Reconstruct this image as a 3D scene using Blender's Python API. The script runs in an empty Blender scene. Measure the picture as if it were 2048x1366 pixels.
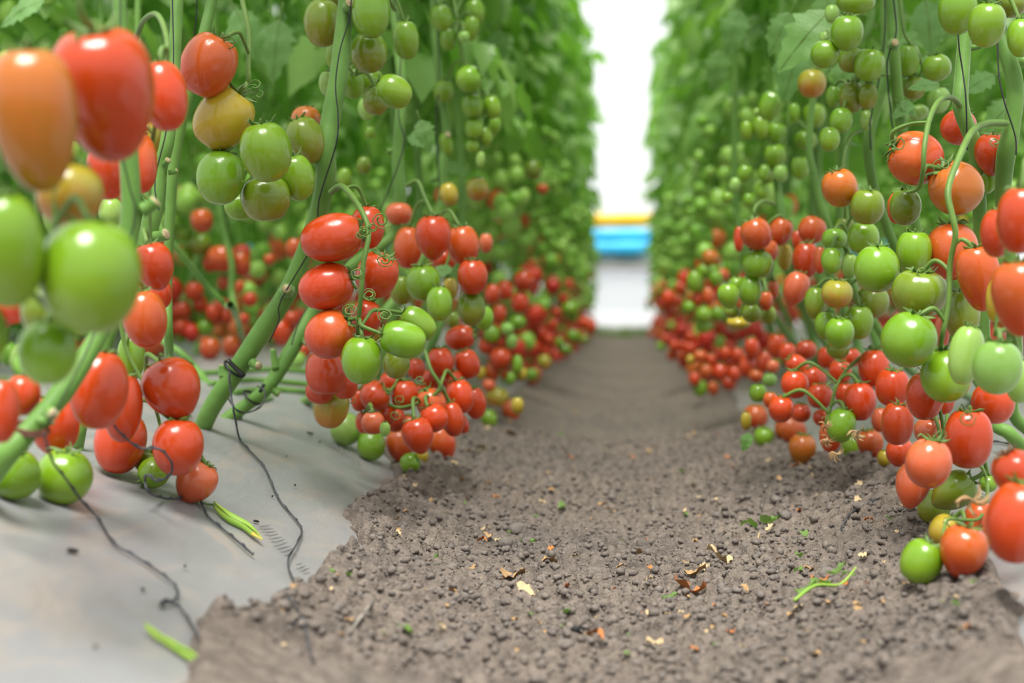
import bpy, math, random
import numpy as np
from mathutils import Vector, Matrix, Euler

# ------------------------------------------------------------------ camera, world, light, exposure
random.seed(7); np.random.seed(7)
SC = bpy.context.scene
COL = SC.collection
W, H, F = 2048, 1366, 2844.0
CAM = Vector((0, 0, 0.275))
ROT = Euler((math.radians(90 - 1.45), 0, math.radians(4.44)), 'XYZ')
cd = bpy.data.cameras.new('camera')
cam = bpy.data.objects.new('camera', cd)
COL.objects.link(cam)
cam.location = CAM
cam.rotation_euler = ROT
cd.sensor_width = 36.0
cd.lens = 36.0 * F / W
cd.clip_start = 0.05
cd.clip_end = 200
cd.dof.use_dof = True
cd.dof.focus_distance = 1.70
cd.dof.aperture_fstop = 3.2
SC.camera = cam
SC.view_settings.view_transform = 'Standard'
SC.view_settings.look = 'None'
SC.view_settings.gamma = 1.0
SC.view_settings.use_curve_mapping = False
SC.view_settings.exposure = 0.6

wd = bpy.data.worlds.new('greenhouse_daylight')
SC.world = wd
wd.use_nodes = True
bg = wd.node_tree.nodes['Background']
# overcast dome: three times brighter overhead than at the horizon, ground side dim
_tc = wd.node_tree.nodes.new('ShaderNodeTexCoord'); _sp = wd.node_tree.nodes.new('ShaderNodeSeparateXYZ')
wd.node_tree.links.new(_tc.outputs['Generated'], _sp.inputs[0])
_rp = wd.node_tree.nodes.new('ShaderNodeValToRGB')
wd.node_tree.links.new(_sp.outputs[2], _rp.inputs[0])
_rp.color_ramp.elements[0].position = 0.0; _rp.color_ramp.elements[0].color = (0.68, 0.70, 0.74, 1)
_rp.color_ramp.elements[1].position = 1.0; _rp.color_ramp.elements[1].color = (1.0, 0.985, 0.955, 1)
wd.node_tree.links.new(_rp.outputs[0], bg.inputs[0])
bg.inputs[1].default_value = 0.98

sd = bpy.data.lights.new('sun_through_film', 'SUN')
sd.energy = 4.3
sd.angle = math.radians(27)
sd.color = (1.0, 0.97, 0.92)
sun = bpy.data.objects.new('sun_through_film', sd)
COL.objects.link(sun)
sun.rotation_euler = (math.radians(24), math.radians(-2), 0)   # high, a little behind the camera

# ------------------------------------------------------------------ projection helpers
RM = ROT.to_matrix()
def ray(u, v):
    return RM @ Vector(((u - W / 2) / F, (H / 2 - v) / F, -1.0))
def pix(u, v, Y):
    d = ray(u, v)
    return CAM + d * (Y / d.y)
def depth(p):
    return -(RM.transposed() @ (p - CAM)).z
def camdir(a, b, c):
    return RM @ Vector((a, b, c))

# ------------------------------------------------------------------ noise
_lat = np.random.RandomState(3).rand(256, 256)
def vnoise(x, y):
    xi = np.floor(x).astype(int); yi = np.floor(y).astype(int)
    fx = x - xi; fy = y - yi
    fx = fx * fx * (3 - 2 * fx); fy = fy * fy * (3 - 2 * fy)
    a = _lat[xi & 255, yi & 255]; b = _lat[(xi + 1) & 255, yi & 255]
    c = _lat[xi & 255, (yi + 1) & 255]; d = _lat[(xi + 1) & 255, (yi + 1) & 255]
    return (a * (1 - fx) + b * fx) * (1 - fy) + (c * (1 - fx) + d * fx) * fy - 0.5
def fbm(x, y, o=4):
    s = 0; a = 1.0
    for i in range(o):
        s = s + a * vnoise(x * 2 ** i + 17.3 * i, y * 2 ** i + 5.1 * i); a *= 0.5
    return s

# ------------------------------------------------------------------ terrain
PERIOD = 1.96
_s = np.array([0, .10, .20, .33, .42, .50, .58, .68, .80, .98])
_z = np.array([-.062, -.056, -.038, 0.0, .040, .078, .108, .130, .140, .142])
_fs = np.linspace(0, .98, 400)
_fz = np.interp(_fs, _s, _z)
_k = np.hanning(41); _k /= _k.sum()
_pad = np.concatenate([_fz[20:0:-1], _fz, _fz[-2:-22:-1]])
_fz = np.convolve(_pad, _k, 'valid')
def ground(x, y):
    x = np.asarray(x, float); y = np.asarray(y, float)
    s = np.abs((x + PERIOD / 2) % PERIOD - PERIOD / 2)
    z = np.interp(s, _fs, _fz)
    return z + 0.012 * vnoise(x * 2.2 + 9, y * 1.4) + 0.010 * vnoise(x * 0.3, y * 2.3 + 4) * (s > .3)
def gz(x, y):
    return float(ground(np.array([x]), np.array([y]))[0])
def G(u, v, off=0.0):
    d = ray(u, v); d = d / d.y
    Y = 0.6
    while Y < 15:
        p = CAM + d * Y
        if p.z < gz(p.x, p.y) + off: break
        Y += 0.04
    lo, hi = Y - 0.04, Y
    for _ in range(16):
        m = (lo + hi) / 2; p = CAM + d * m
        if p.z < gz(p.x, p.y) + off: hi = m
        else: lo = m
    return CAM + d * hi

# film edge: traced where the soil laps over the sheet (left and right of the path)
def _trace(pts):
    q = sorted([(p.y, p.x) for p in (G(u, v) for u, v in pts)])
    return np.array([a for a, b in q]), np.array([b for a, b in q])
ELy, ELx = _trace([(385,1366),(375,1290),(395,1245),(545,1240),(565,1195),(620,1180),(655,1130),(735,1108),
                   (700,1050),(690,1030),(715,1008),(775,985),(795,955),(785,925),(765,905)])
ERy, ERx = _trace([(2046,1300),(2046,1250),(2030,1200),(1985,1145),(1900,1085),(1835,1010),(1800,950),(1735,915)])
def edge_left(y):
    base = -0.335 + 0.05 * fbm(y * 1.7, y * 0 + 3.3, 3)
    e = np.interp(y, ELy, ELx)
    w = np.clip((ELy[-1] + .25 - y) / .25, 0, 1) * np.clip((y - ELy[0] + .6) / .3, 0, 1)
    return e * w + base * (1 - w)
def edge_right(y):
    base = 0.335 + 0.07 * fbm(y * 1.9, y * 0 + 8.3, 3)
    e = np.interp(y, ERy, ERx)
    w = np.clip((ERy[-1] + .25 - y) / .25, 0, 1) * np.clip((y - ERy[0] + .6) / .3, 0, 1)
    return e * w + base * (1 - w)

# ------------------------------------------------------------------ mesh helpers
class MB:
    def __init__(s): s.v = []; s.f = []; s.m = []; s.mats = []
    def mat(s, m):
        if m not in s.mats: s.mats.append(m)
        return s.mats.index(m)
    def add(s, vs, fs, m=None):
        o = len(s.v); s.v += [tuple(x) for x in vs]
        s.f += [tuple(i + o for i in q) for q in fs]
        k = s.mat(m) if m else 0
        s.m += [k] * len(fs)
    def tube(s, pts, rad, sides=8, m=None, cap=True, smooth=3, flat=1.0):
        P, Rr = resample(pts, rad, smooth)
        n = len(P); vs = []; fs = []
        t0 = (P[1] - P[0]).normalized()
        up = t0.orthogonal().normalized()
        for i in range(n):
            t = (P[min(i + 1, n - 1)] - P[max(i - 1, 0)])
            t = t.normalized() if t.length > 1e-9 else t0
            up = (up - t * up.dot(t))
            up = up.normalized() if up.length > 1e-6 else t.orthogonal().normalized()
            b = t.cross(up)
            for k in range(sides):
                a = 2 * math.pi * k / sides
                vs.append(P[i] + (up * math.cos(a) + b * math.sin(a) * flat) * Rr[i])
        for i in range(n - 1):
            for k in range(sides):
                k2 = (k + 1) % sides
                fs.append((i * sides + k, i * sides + k2, (i + 1) * sides + k2, (i + 1) * sides + k))
        if cap:
            fs.append(tuple(range(sides - 1, -1, -1)))
            fs.append(tuple(range((n - 1) * sides, n * sides)))
        s.add(vs, fs, m)
    def mesh(s, name, smooth=True):
        me = bpy.data.meshes.new(name)
        me.from_pydata(s.v, [], s.f)
        for m in s.mats: me.materials.append(MAT[m])
        if s.mats and len(s.mats) > 1: me.polygons.foreach_set('material_index', s.m)
        if smooth: me.polygons.foreach_set('use_smooth', [True] * len(me.polygons))
        me.update()
        return me
    def obj(s, name, parent=None, smooth=True):
        return link(name, s.mesh(name, smooth), parent)

def resample(pts, rad, k):
    pts = [Vector(p) for p in pts]
    if not hasattr(rad, '__len__'): rad = [rad] * len(pts)
    if k <= 1 or len(pts) < 3: return pts, list(rad)
    P = []; Rr = []
    n = len(pts)
    for i in range(n - 1):
        p0 = pts[max(i - 1, 0)]; p1 = pts[i]; p2 = pts[i + 1]; p3 = pts[min(i + 2, n - 1)]
        for j in range(k):
            t = j / k
            P.append(0.5 * ((2 * p1) + (p2 - p0) * t + (2 * p0 - 5 * p1 + 4 * p2 - p3) * t * t + (3 * p1 - p0 - 3 * p2 + p3) * t ** 3))
            Rr.append(rad[i] + (rad[i + 1] - rad[i]) * t)
    P.append(pts[-1]); Rr.append(rad[-1])
    return P, Rr

def link(name, me, parent=None):
    o = bpy.data.objects.new(name, me)
    COL.objects.link(o)
    if parent is not None: o.parent = parent
    return o
def tag(o, label=None, cat=None, group=None, kind=None):
    if label: o['label'] = label
    if cat: o['category'] = cat
    if group: o['group'] = group
    if kind: o['kind'] = kind
    return o
def empty(name, loc):
    o = bpy.data.objects.new(name, None)
    COL.objects.link(o); o.location = loc
    o.empty_display_size = 0.05
    return o
def rebase(o, origin):
    """shift mesh data so that the child sits in its parent's frame (parent at origin)"""
    o.data.transform(Matrix.Translation(-Vector(origin)))

def grid_mesh(name, X, Y, Z, mats):
    ny, nx = X.shape
    v = np.stack([X, Y, Z], -1).reshape(-1, 3)
    idx = np.arange(ny * nx).reshape(ny, nx)
    q = np.stack([idx[:-1, :-1], idx[:-1, 1:], idx[1:, 1:], idx[1:, :-1]], -1).reshape(-1, 4)
    me = bpy.data.meshes.new(name)
    me.vertices.add(len(v)); me.vertices.foreach_set('co', v.ravel().astype(np.float32))
    me.loops.add(q.size); me.loops.foreach_set('vertex_index', q.ravel().astype(np.int32))
    me.polygons.add(len(q))
    me.polygons.foreach_set('loop_start', np.arange(0, q.size, 4, dtype=np.int32))
    me.polygons.foreach_set('loop_total', np.full(len(q), 4, dtype=np.int32))
    me.update(calc_edges=True)
    me.polygons.foreach_set('use_smooth', np.ones(len(q), bool))
    for m in mats: me.materials.append(MAT[m])
    return me

# ------------------------------------------------------------------ materials
MAT = {}
def s2l(c):
    return tuple(((x / 255) / 12.92 if x / 255 <= 0.04045 else ((x / 255 + 0.055) / 1.055) ** 2.4) for x in c) + (1,)
def newmat(name):
    m = bpy.data.materials.new(name); m.use_nodes = True
    nt = m.node_tree; b = nt.nodes['Principled BSDF']; MAT[name] = m
    return m, nt, b
def ramp(nt, fac, stops):
    r = nt.nodes.new('ShaderNodeValToRGB')
    e = r.color_ramp.elements
    while len(e) < len(stops): e.new(0.5)
    for i, (p, c) in enumerate(stops):
        e[i].position = p; e[i].color = s2l(c)
    nt.links.new(fac, r.inputs[0])
    return r.outputs[0]
def noise(nt, scale, detail=3, coord='Object', rough=0.55, dist=0.0, mapscale=None):
    tc = nt.nodes.new('ShaderNodeTexCoord')
    n = nt.nodes.new('ShaderNodeTexNoise')
    n.inputs['Scale'].default_value = scale; n.inputs['Detail'].default_value = detail
    n.inputs['Roughness'].default_value = rough; n.inputs['Distortion'].default_value = dist
    out = tc.outputs[coord]
    if mapscale:
        mp = nt.nodes.new('ShaderNodeMapping'); mp.inputs['Scale'].default_value = mapscale
        nt.links.new(out, mp.inputs[0]); out = mp.outputs[0]
    nt.links.new(out, n.inputs['Vector'])
    return n.outputs[0]
def mix(nt, fac, a, b, mode='MIX'):
    n = nt.nodes.new('ShaderNodeMix'); n.data_type = 'RGBA'; n.blend_type = mode
    for sock, val in ((n.inputs[0], fac), (n.inputs[6], a), (n.inputs[7], b)):
        if hasattr(val, 'links'): nt.links.new(val, sock)
        else: sock.default_value = val
    return n.outputs[2]
def bump(nt, b, h, strength, dist=0.002):
    n = nt.nodes.new('ShaderNodeBump'); n.inputs['Strength'].default_value = strength; n.inputs['Distance'].default_value = dist
    nt.links.new(h, n.inputs['Height']); nt.links.new(n.outputs[0], b.inputs['Normal'])
def maprange(nt, v, a, b, c=0.0, d=1.0):
    n = nt.nodes.new('ShaderNodeMapRange')
    n.inputs[1].default_value = a; n.inputs[2].default_value = b; n.inputs[3].default_value = c; n.inputs[4].default_value = d
    nt.links.new(v, n.inputs[0]); return n.outputs[0]
def math_(nt, op, a, b=0.0):
    n = nt.nodes.new('ShaderNodeMath'); n.operation = op
    for i, v in enumerate((a, b)):
        if hasattr(v, 'links'): nt.links.new(v, n.inputs[i])
        else: n.inputs[i].default_value = v
    return n.outputs[0]

# tomato skin: body and tip colour are properties of each fruit (its ripeness)
m, nt, b = newmat('tomato_skin')
oi = nt.nodes.new('ShaderNodeObjectInfo')
at = nt.nodes.new('ShaderNodeAttribute'); at.attribute_type = 'OBJECT'; at.attribute_name = 'tip_colour'
tc = nt.nodes.new('ShaderNodeTexCoord')
sx = nt.nodes.new('ShaderNodeSeparateXYZ'); nt.links.new(tc.outputs['Object'], sx.inputs[0])
nz = noise(nt, 1.3, 2)
zz = math_(nt, 'ADD', sx.outputs[2], math_(nt, 'MULTIPLY', math_(nt, 'SUBTRACT', nz, 0.5), 1.4))
fac = maprange(nt, zz, 0.35, -0.75)
c1 = mix(nt, fac, oi.outputs['Color'], at.outputs['Color'])
n2 = noise(nt, 4.0, 4)
c2 = mix(nt, maprange(nt, n2, 0.3, 0.75, 0.0, 0.22), c1, mix(nt, 1.0, c1, (1.25, 1.2, 1.1, 1), 'MULTIPLY'))
spk = noise(nt, 60.0, 1)
c3 = mix(nt, maprange(nt, spk, 0.68, 0.74, 0, 0.25), c2, (0.75, 0.62, 0.4, 1))
nt.links.new(c3, b.inputs['Base Color'])
b.inputs['Roughness'].default_value = 0.24
b.inputs['Specular IOR Level'].default_value = 0.5
b.inputs['Coat Weight'].default_value = 0.2
b.inputs['Coat Roughness'].default_value = 0.12
b.inputs['Subsurface Weight'].default_value = 0.0

def plain(name, col, rough=0.6, col2=None, scale=8, sheen=0.0, bmp=0.0, bs=60, spec=0.4, coord='Object'):
    m, nt, b = newmat(name)
    if col2 is None: b.inputs['Base Color'].default_value = s2l(col)
    else: nt.links.new(ramp(nt, noise(nt, scale, 4, coord), [(0.35, col), (0.65, col2)]), b.inputs['Base Color'])
    b.inputs['Roughness'].default_value = rough
    b.inputs['Specular IOR Level'].default_value = spec
    if sheen:
        b.inputs['Sheen Weight'].default_value = sheen; b.inputs['Sheen Roughness'].default_value = 0.35
        b.inputs['Sheen Tint'].default_value = (0.85, 0.95, 0.7, 1)
    if bmp: bump(nt, b, noise(nt, bs, 4), bmp)
    return m
plain('stem_skin', (80, 122, 44), 0.55, (104, 146, 62), 14, sheen=0.25, bmp=0.15, bs=120)
plain('stalk_skin', (80, 112, 42), 0.5, (100, 132, 54), 25, sheen=0.12)
plain('calyx_skin', (70, 100, 38), 0.55, (96, 126, 52), 2.5, sheen=0.15)
plain('cut_wood', (196, 188, 150), 0.8, (150, 130, 90), 120)
plain('twine_black', (24, 24, 26), 0.6)
plain('wire_dark', (46, 48, 52), 0.55, (70, 72, 76), 60)
plain('clip_black', (16, 17, 18), 0.4)
plain('clip_brown', (120, 74, 52), 0.6, (88, 52, 38), 80)
plain('dead_leaf', (176, 146, 104), 0.85, (132, 102, 66), 30)
plain('orange_scrap', (196, 120, 60), 0.85, (160, 100, 56), 60)
plain('cream_scrap', (196, 176, 138), 0.85, (160, 136, 100), 60)
plain('grey_wood', (150, 144, 134), 0.85, (110, 104, 96), 40)
plain('hole_dark', (18, 18, 17), 0.7)
plain('tarp_yellow', (250, 196, 40), 0.5, (240, 178, 30), 1.5)
plain('tarp_blue', (60, 190, 246), 0.45, (44, 172, 236), 1.5)
plain('grass_blade', (116, 140, 70), 0.6, (86, 112, 50), 3)
plain('bounce_ground_pale', (225, 226, 228), 0.9, (212, 212, 214), 0.8)
plain('curb_grey', (226, 222, 232), 0.8, (206, 204, 216), 2)
plain('cable_grey', (120, 110, 130), 0.5)
plain('sepal_dry', (120, 96, 66), 0.85, (92, 70, 50), 30)
plain('rolled_leaf', (112, 158, 56), 0.5, (150, 176, 70), 22, bmp=0.3, bs=60)
plain('rolled_leaf_yellow', (190, 190, 96), 0.5, (226, 196, 84), 22)

# leaf: thin blade that lets light through
def leafmat(name, dark, light, trans=0.35):
    m, nt, b = newmat(name)
    oi = nt.nodes.new('ShaderNodeObjectInfo')
    tc = nt.nodes.new('ShaderNodeTexCoord')
    n = noise(nt, 9.0, 3)
    geo = nt.nodes.new('ShaderNodeNewGeometry')
    v = math_(nt, 'ADD', math_(nt, 'MULTIPLY', n, 0.6), math_(nt, 'MULTIPLY', geo.outputs['Random Per Island'], 0.5))
    col = ramp(nt, v, [(0.25, dark), (0.8, light)])
    col = mix(nt, maprange(nt, oi.outputs['Random'], 0, 1, 0, 0.25), col, s2l((120, 160, 60)))
    under = mix(nt, geo.outputs['Backfacing'], col, mix(nt, 0.35, col, s2l((150, 175, 120))))
    nt.links.new(under, b.inputs['Base Color'])
    b.inputs['Roughness'].default_value = 0.38
    b.inputs['Specular IOR Level'].default_value = 0.6
    tr = nt.nodes.new('ShaderNodeBsdfTranslucent')
    nt.links.new(mix(nt, 0.6, col, s2l((130, 190, 50))), tr.inputs[0])
    ms = nt.nodes.new('ShaderNodeMixShader'); ms.inputs[0].default_value = trans
    nt.links.new(b.outputs[0], ms.inputs[1]); nt.links.new(tr.outputs[0], ms.inputs[2])
    nt.links.new(ms.outputs[0], nt.nodes['Material Output'].inputs[0])
    bump(nt, b, noise(nt, 40, 3), 0.4, 0.003)
leafmat('leaf_green', (104, 168, 56), (166, 214, 104), 0.5)
leafmat('leaf_near', (72, 122, 54), (112, 158, 84), 0.3)
leafmat('leaf_fallen', (64, 98, 40), (112, 142, 66), 0.2)

# soil
m, nt, b = newmat('soil')
n1 = noise(nt, 3.0, 5); n2 = noise(nt, 55.0, 5); n3 = noise(nt, 350.0, 3)
c = ramp(nt, n1, [(0.3, (100, 94, 90)), (0.7, (130, 118, 107))])
c = mix(nt, 0.5, c, ramp(nt, n2, [(0.3, (66, 60, 56)), (0.72, (146, 134, 122))]), 'MIX')
c = mix(nt, maprange(nt, n3, 0.62, 0.74, 0, 0.5), c, s2l((190, 172, 150)))
c = mix(nt, maprange(nt, n3, 0.36, 0.26, 0, 0.5), c, s2l((64, 56, 50)))
nt.links.new(c, b.inputs['Base Color']); b.inputs['Roughness'].default_value = 0.95
b.inputs['Specular IOR Level'].default_value = 0.15
bump(nt, b, math_(nt, 'ADD', n2, math_(nt, 'MULTIPLY', n3, 0.6)), 1.0, 0.007)
m, nt, b = newmat('clod')
oi = nt.nodes.new('ShaderNodeObjectInfo')
c = ramp(nt, noise(nt, 90.0, 4), [(0.3, (82, 76, 71)), (0.7, (128, 118, 109))])
geo = nt.nodes.new('ShaderNodeNewGeometry')
c = mix(nt, maprange(nt, geo.outputs['Random Per Island'], 0.0, 1.0, 0, 0.4), c, s2l((116, 110, 106)))
nt.links.new(c, b.inputs['Base Color']); b.inputs['Roughness'].default_value = 0.95
b.inputs['Specular IOR Level'].default_value = 0.15
bump(nt, b, noise(nt, 260, 4), 0.7, 0.003)

# grey mulch film
m, nt, b = newmat('mulch_plastic')
n1 = noise(nt, 2.2, 4, mapscale=(1, 0.5, 1)); n2 = noise(nt, 9.0, 5, mapscale=(2.2, 0.8, 1), dist=1.0); n3 = noise(nt, 120.0, 3)
c = ramp(nt, n1, [(0.3, (124, 125, 126)), (0.7, (144, 144, 145))])
c = mix(nt, maprange(nt, n2, 0.5, 0.75, 0, 0.55), c, s2l((158, 142, 126)))
c = mix(nt, maprange(nt, n3, 0.66, 0.8, 0, 0.35), c, s2l((120, 110, 100)))
nt.links.new(c, b.inputs['Base Color'])
nt.links.new(maprange(nt, n2, 0.3, 0.75, 0.28, 0.5), b.inputs['Roughness'])
b.inputs['Specular IOR Level'].default_value = 0.5
bump(nt, b, math_(nt, 'ADD', noise(nt, 14.0, 4, mapscale=(2.5, 0.7, 1), dist=0.6), math_(nt, 'MULTIPLY', n3, 0.1)), 0.22, 0.01)

# white greenhouse film: lets daylight through
m, nt, b = newmat('white_film')
b.inputs['Base Color'].default_value = (0.93, 0.95, 0.98, 1); b.inputs['Roughness'].default_value = 0.6
tr = nt.nodes.new('ShaderNodeBsdfTranslucent'); tr.inputs[0].default_value = (0.95, 0.97, 1, 1)
ms = nt.nodes.new('ShaderNodeMixShader'); ms.inputs[0].default_value = 0.5
nt.links.new(b.outputs[0], ms.inputs[1]); nt.links.new(tr.outputs[0], ms.inputs[2])
tp = nt.nodes.new('ShaderNodeBsdfTransparent'); m2 = nt.nodes.new('ShaderNodeMixShader'); m2.inputs[0].default_value = 0.65
nt.links.new(ms.outputs[0], m2.inputs[1]); nt.links.new(tp.outputs[0], m2.inputs[2])
nt.links.new(m2.outputs[0], nt.nodes['Material Output'].inputs[0])
# ------------------------------------------------------------------ the setting: soil, film-covered beds, end wall
def ys_geo(y0, y1, k, dmin):
    ys = [y0]
    while ys[-1] < y1: ys.append(ys[-1] + max(dmin, ys[-1] * k))
    ys[-1] = y1
    return np.array(ys)

def soil_height(X, Y, amp=1.0):
    g = ground(X, Y)
    el = edge_left(Y); er = edge_right(Y)
    jag = 0.012 * fbm(X * 40, Y * 40, 3)
    d = np.minimum(X - el, er - X) + jag          # >0 on the soil side
    lap = np.where(d > 0, np.clip(d / 0.012, 0, 1) * 0.010, np.clip(d / 0.01, -1, 0) * 0.03)
    lap = lap + 0.006 * np.exp(-((d - 0.03) / 0.03) ** 2)
    h = g + lap
    h = h + amp * np.where(d > -0.005, 0.008 * fbm(X * 14, Y * 14, 4) + 0.004 * fbm(X * 60, Y * 60, 3), 0)
    return h, d

ys = ys_geo(0.95, 3.4, 0.0013, 0.0018)
xs = np.linspace(-0.56, 0.56, 540)
X, Y = np.meshgrid(xs, ys)
Z, D = soil_height(X, Y)
rs = np.random.RandomState(11); ZB = Z.copy()
for i in range(34000):                              # crumbly clods stand out of the surface
    y = 1.15 + (3.35 - 1.15) * rs.rand() ** 1.4
    x = rs.uniform(-0.5, 0.5)
    r = 0.0025 + 0.0095 * rs.rand() ** 4
    j0, j1 = np.searchsorted(xs, [x - r, x + r]); i0, i1 = np.searchsorted(ys, [y - r, y + r])
    if j1 - j0 < 1 or i1 - i0 < 1: continue
    sub = (slice(i0, i1), slice(j0, j1))
    if D[sub].min() < -0.003: continue
    q = r * r - (X[sub] - x) ** 2 - (Y[sub] - y) ** 2
    Z[sub] = np.maximum(Z[sub], ZB[sub] + np.where(q > 0, np.sqrt(np.maximum(q, 0)) * 1.25, 0) * (0.55 + 0.7 * rs.rand()) - 0.001)
SOILX, SOILY, SOILZ = xs, ys, Z
def soil_top(x, y):
    i = min(max(np.searchsorted(ys, y), 1), len(ys) - 1); j = min(max(np.searchsorted(xs, x), 1), len(xs) - 1)
    return float(SOILZ[i, j])
o = link('soil_path', grid_mesh('soil_path', X, Y, Z, ['soil']))
tag(o, 'crumbly grey brown soil of the furrow path between the beds', None, None, 'structure')

ys2 = ys_geo(3.39, 15.6, 0.006, 0.02)
X2, Y2 = np.meshgrid(np.linspace(-0.56, 0.56, 110), ys2)
Z2, _ = soil_height(X2, Y2, 1.3)
o = link('soil_path_far', grid_mesh('soil_path_far', X2, Y2, Z2, ['soil']))
tag(o, 'blurred soil of the furrow path further back', None, None, 'structure')
X3, Y3 = np.meshgrid(np.linspace(-12, 12, 300), np.linspace(-8, 15.6, 160))
Z3 = ground(X3, Y3) - 0.03 - 0.06 * (np.abs(X3) < 0.6)
o = link('ground_base', grid_mesh('ground_base', X3, Y3, Z3, ['soil']))
tag(o, 'brown soil under the beds and between far rows', None, None, 'structure')

def film(x0, x1, name, label, nx, k):
    yy = ys_geo(0.62, 14.0, k, 0.006)
    XX, YY = np.meshgrid(np.linspace(x0, x1, nx), yy)
    ZZ = ground(XX, YY)
    wr = 0.0035 * fbm(XX * 9, YY * 4, 3) + 0.0022 * np.abs(vnoise(XX * 30 + YY * 12, YY * 5)) + 0.0012 * vnoise(XX * 70, YY * 30)
    o = link(name, grid_mesh(name, XX, YY, ZZ + wr, ['mulch_plastic']))
    tag(o, label, 'plastic film')
    return o
filmL = film(-1.66, -0.25, 'mulch_film', 'light grey plastic mulch film over the left bed', 170, 0.0045)
filmR = film(0.25, 1.66, 'mulch_film', 'light grey plastic mulch film over the right bed', 150, 0.006)
film(-3.6, -2.2, 'mulch_film', 'grey mulch film on the far bed beyond the left row', 60, 0.03)
film(2.2, 3.6, 'mulch_film', 'grey mulch film on the far bed beyond the right row', 60, 0.03)

# dark tears in the left film: irregular scorched flakes
def flake_mesh(name, r, mat, seed, n=11, zig=0.4, thick=0.0012):
    rr = random.Random(seed); mb = MB()
    top = [(0, 0, thick)]; 
    for k in range(n):
        a = 2 * math.pi * k / n; q = r * (1 - zig * rr.random())
        top.append((q * math.cos(a), q * 0.5 * math.sin(a), thick * rr.uniform(0.2, 1)))
    bot = [(x * .98, y * .98, -0.001) for x, y, z in top[1:]]
    fs = [(0, 1 + k, 1 + (k + 1) % n) for k in range(n)]
    fs += [(1 + k, n + 1 + k, n + 1 + (k + 1) % n, 1 + (k + 1) % n) for k in range(n)]
    mb.add(top + bot, fs, mat)
    return mb.mesh(name)
for i, (u, v, w, rz) in enumerate([(145,1100,36,-.5),(620,866,22,-.4),(512,1042,18,-.6),(602,1160,16,-.5),(286,1178,14,.6),(590,970,9,.2),
                                   (573,912,7,0),(545,992,8,0),(370,1132,10,.4),(640,884,8,.5),(192,1292,12,-.4)]):
    p = G(u, v, 0.004); r = w / 2 * depth(p) / F
    o = link('puncture', flake_mesh('puncture', r, 'hole_dark', i), filmL)
    e = 0.01
    nrm = Vector((-(gz(p.x + e, p.y) - gz(p.x - e, p.y)) / (2 * e), -(gz(p.x, p.y + e) - gz(p.x, p.y - e)) / (2 * e), 1)).normalized()
    o.matrix_world = Matrix.Translation(p) @ nrm.to_track_quat('Z', 'Y').to_matrix().to_4x4() @ Matrix.Rotation(rz, 4, 'Z')
# short creases pressed into the film
def crease(u, v, lp, rot):
    p = [G(u + lp * math.cos(rot) * t, v + lp * math.sin(rot) * t, 0.0035) for t in (-.5, -.2, .2, .5)]
    mb = MB(); mb.tube(p, [0.0001, 0.0009, 0.0008, 0.0001], 6, 'mulch_plastic', flat=1.0)
    mb.obj('crease', filmL)
rr = random.Random(5)
for k in range(9): crease(528 + k * 6, 1052 + k * 6, 22 + 6 * rr.random(), -0.35 + .3 * rr.random())
for k in range(8): crease(640 + k * 11, 872 + k * 7, 16 + 8 * rr.random(), 1.05 + .3 * rr.random())
for k in range(3): crease(598 + k * 7, 1128 + k * 5, 16, -0.2)

# end wall of the greenhouse: white sheeting, rolled yellow and blue tarps, pale kerb
YE = 15.2
def vz(v, Y=YE): return pix(1245, v, Y).z
def sheet(name, x0, x1, z0, z1, y, mat, nx=60, nz=12, amp=0.02, bulge=0.0, parent=None):
    xx = np.linspace(x0, x1, nx); tt = np.linspace(0, 1, nz)
    XX, TT = np.meshgrid(xx, tt)
    ZZ = z0 + (z1 - z0) * TT
    YY = y + amp * fbm(XX * 1.3, ZZ * 1.1, 3) - bulge * np.sin(np.pi * TT)
    me = grid_mesh(name, XX, YY, ZZ, [mat])
    o = link(name, me, parent)
    sm = o.modifiers.new('thickness', 'SOLIDIFY'); sm.thickness = 0.006
    return o
wall = sheet('wall_back', -8, 8, -0.05, 4.6, YE, 'white_film', 120, 40, 0.03)
tag(wall, 'bright white film end wall of the greenhouse', None, None, 'structure')
def roll(name, z0, z1, mat, label, cat, y, sag):
    mb = MB(); r = (z1 - z0) / 2; n = 60; sides = 14
    vs = []; fs = []
    for i in range(n + 1):
        x = -4 + 8 * i / n
        w = 1 + 0.08 * math.sin(i * 1.9) + 0.05 * math.sin(i * 0.7)
        zc = (z0 + z1) / 2 + sag * math.sin(x * 0.9 + .6)
        for k in range(sides):
            a = 2 * math.pi * k / sides
            vs.append((x, y + 0.55 * r * math.cos(a) * w, zc + r * math.sin(a) * (w if k != 3 else 1)))
    for i in range(n):
        for k in range(sides):
            fs.append((i * sides + k, i * sides + (k + 1) % sides, (i + 1) * sides + (k + 1) % sides, (i + 1) * sides + k))
    mb.add(vs, fs, mat)
    return tag(mb.obj(name), label, cat)
roll('rolled_tarp', vz(457), vz(430), 'tarp_yellow', 'yellow rolled tarp along the white end wall', 'tarp', YE - .12, 0.014)
roll('rolled_tarp', vz(488), vz(460), 'tarp_blue', 'upper blue rolled tarp just under the yellow one', 'tarp', YE - .13, 0.006)
roll('rolled_tarp', vz(513), vz(486), 'tarp_blue', 'lower blue rolled tarp above the pale kerb', 'tarp', YE - .2, 0.004)
mb = MB()
kz0, kz1 = vz(541), vz(513)
xs_ = np.linspace(-4, 4, 33)
vs = []; fs = []
prof = [(YE - .16, kz0), (YE - .17, kz0 + .03), (YE - .165, kz1 - .02), (YE - .15, kz1), (YE - .04, kz1), (YE - .04, kz0)]
for i, x in enumerate(xs_):
    for (py, pz) in prof: vs.append((x, py + 0.004 * math.sin(i * 2.1), pz + 0.004 * math.sin(i * 1.3)))
n = len(prof)
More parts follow.
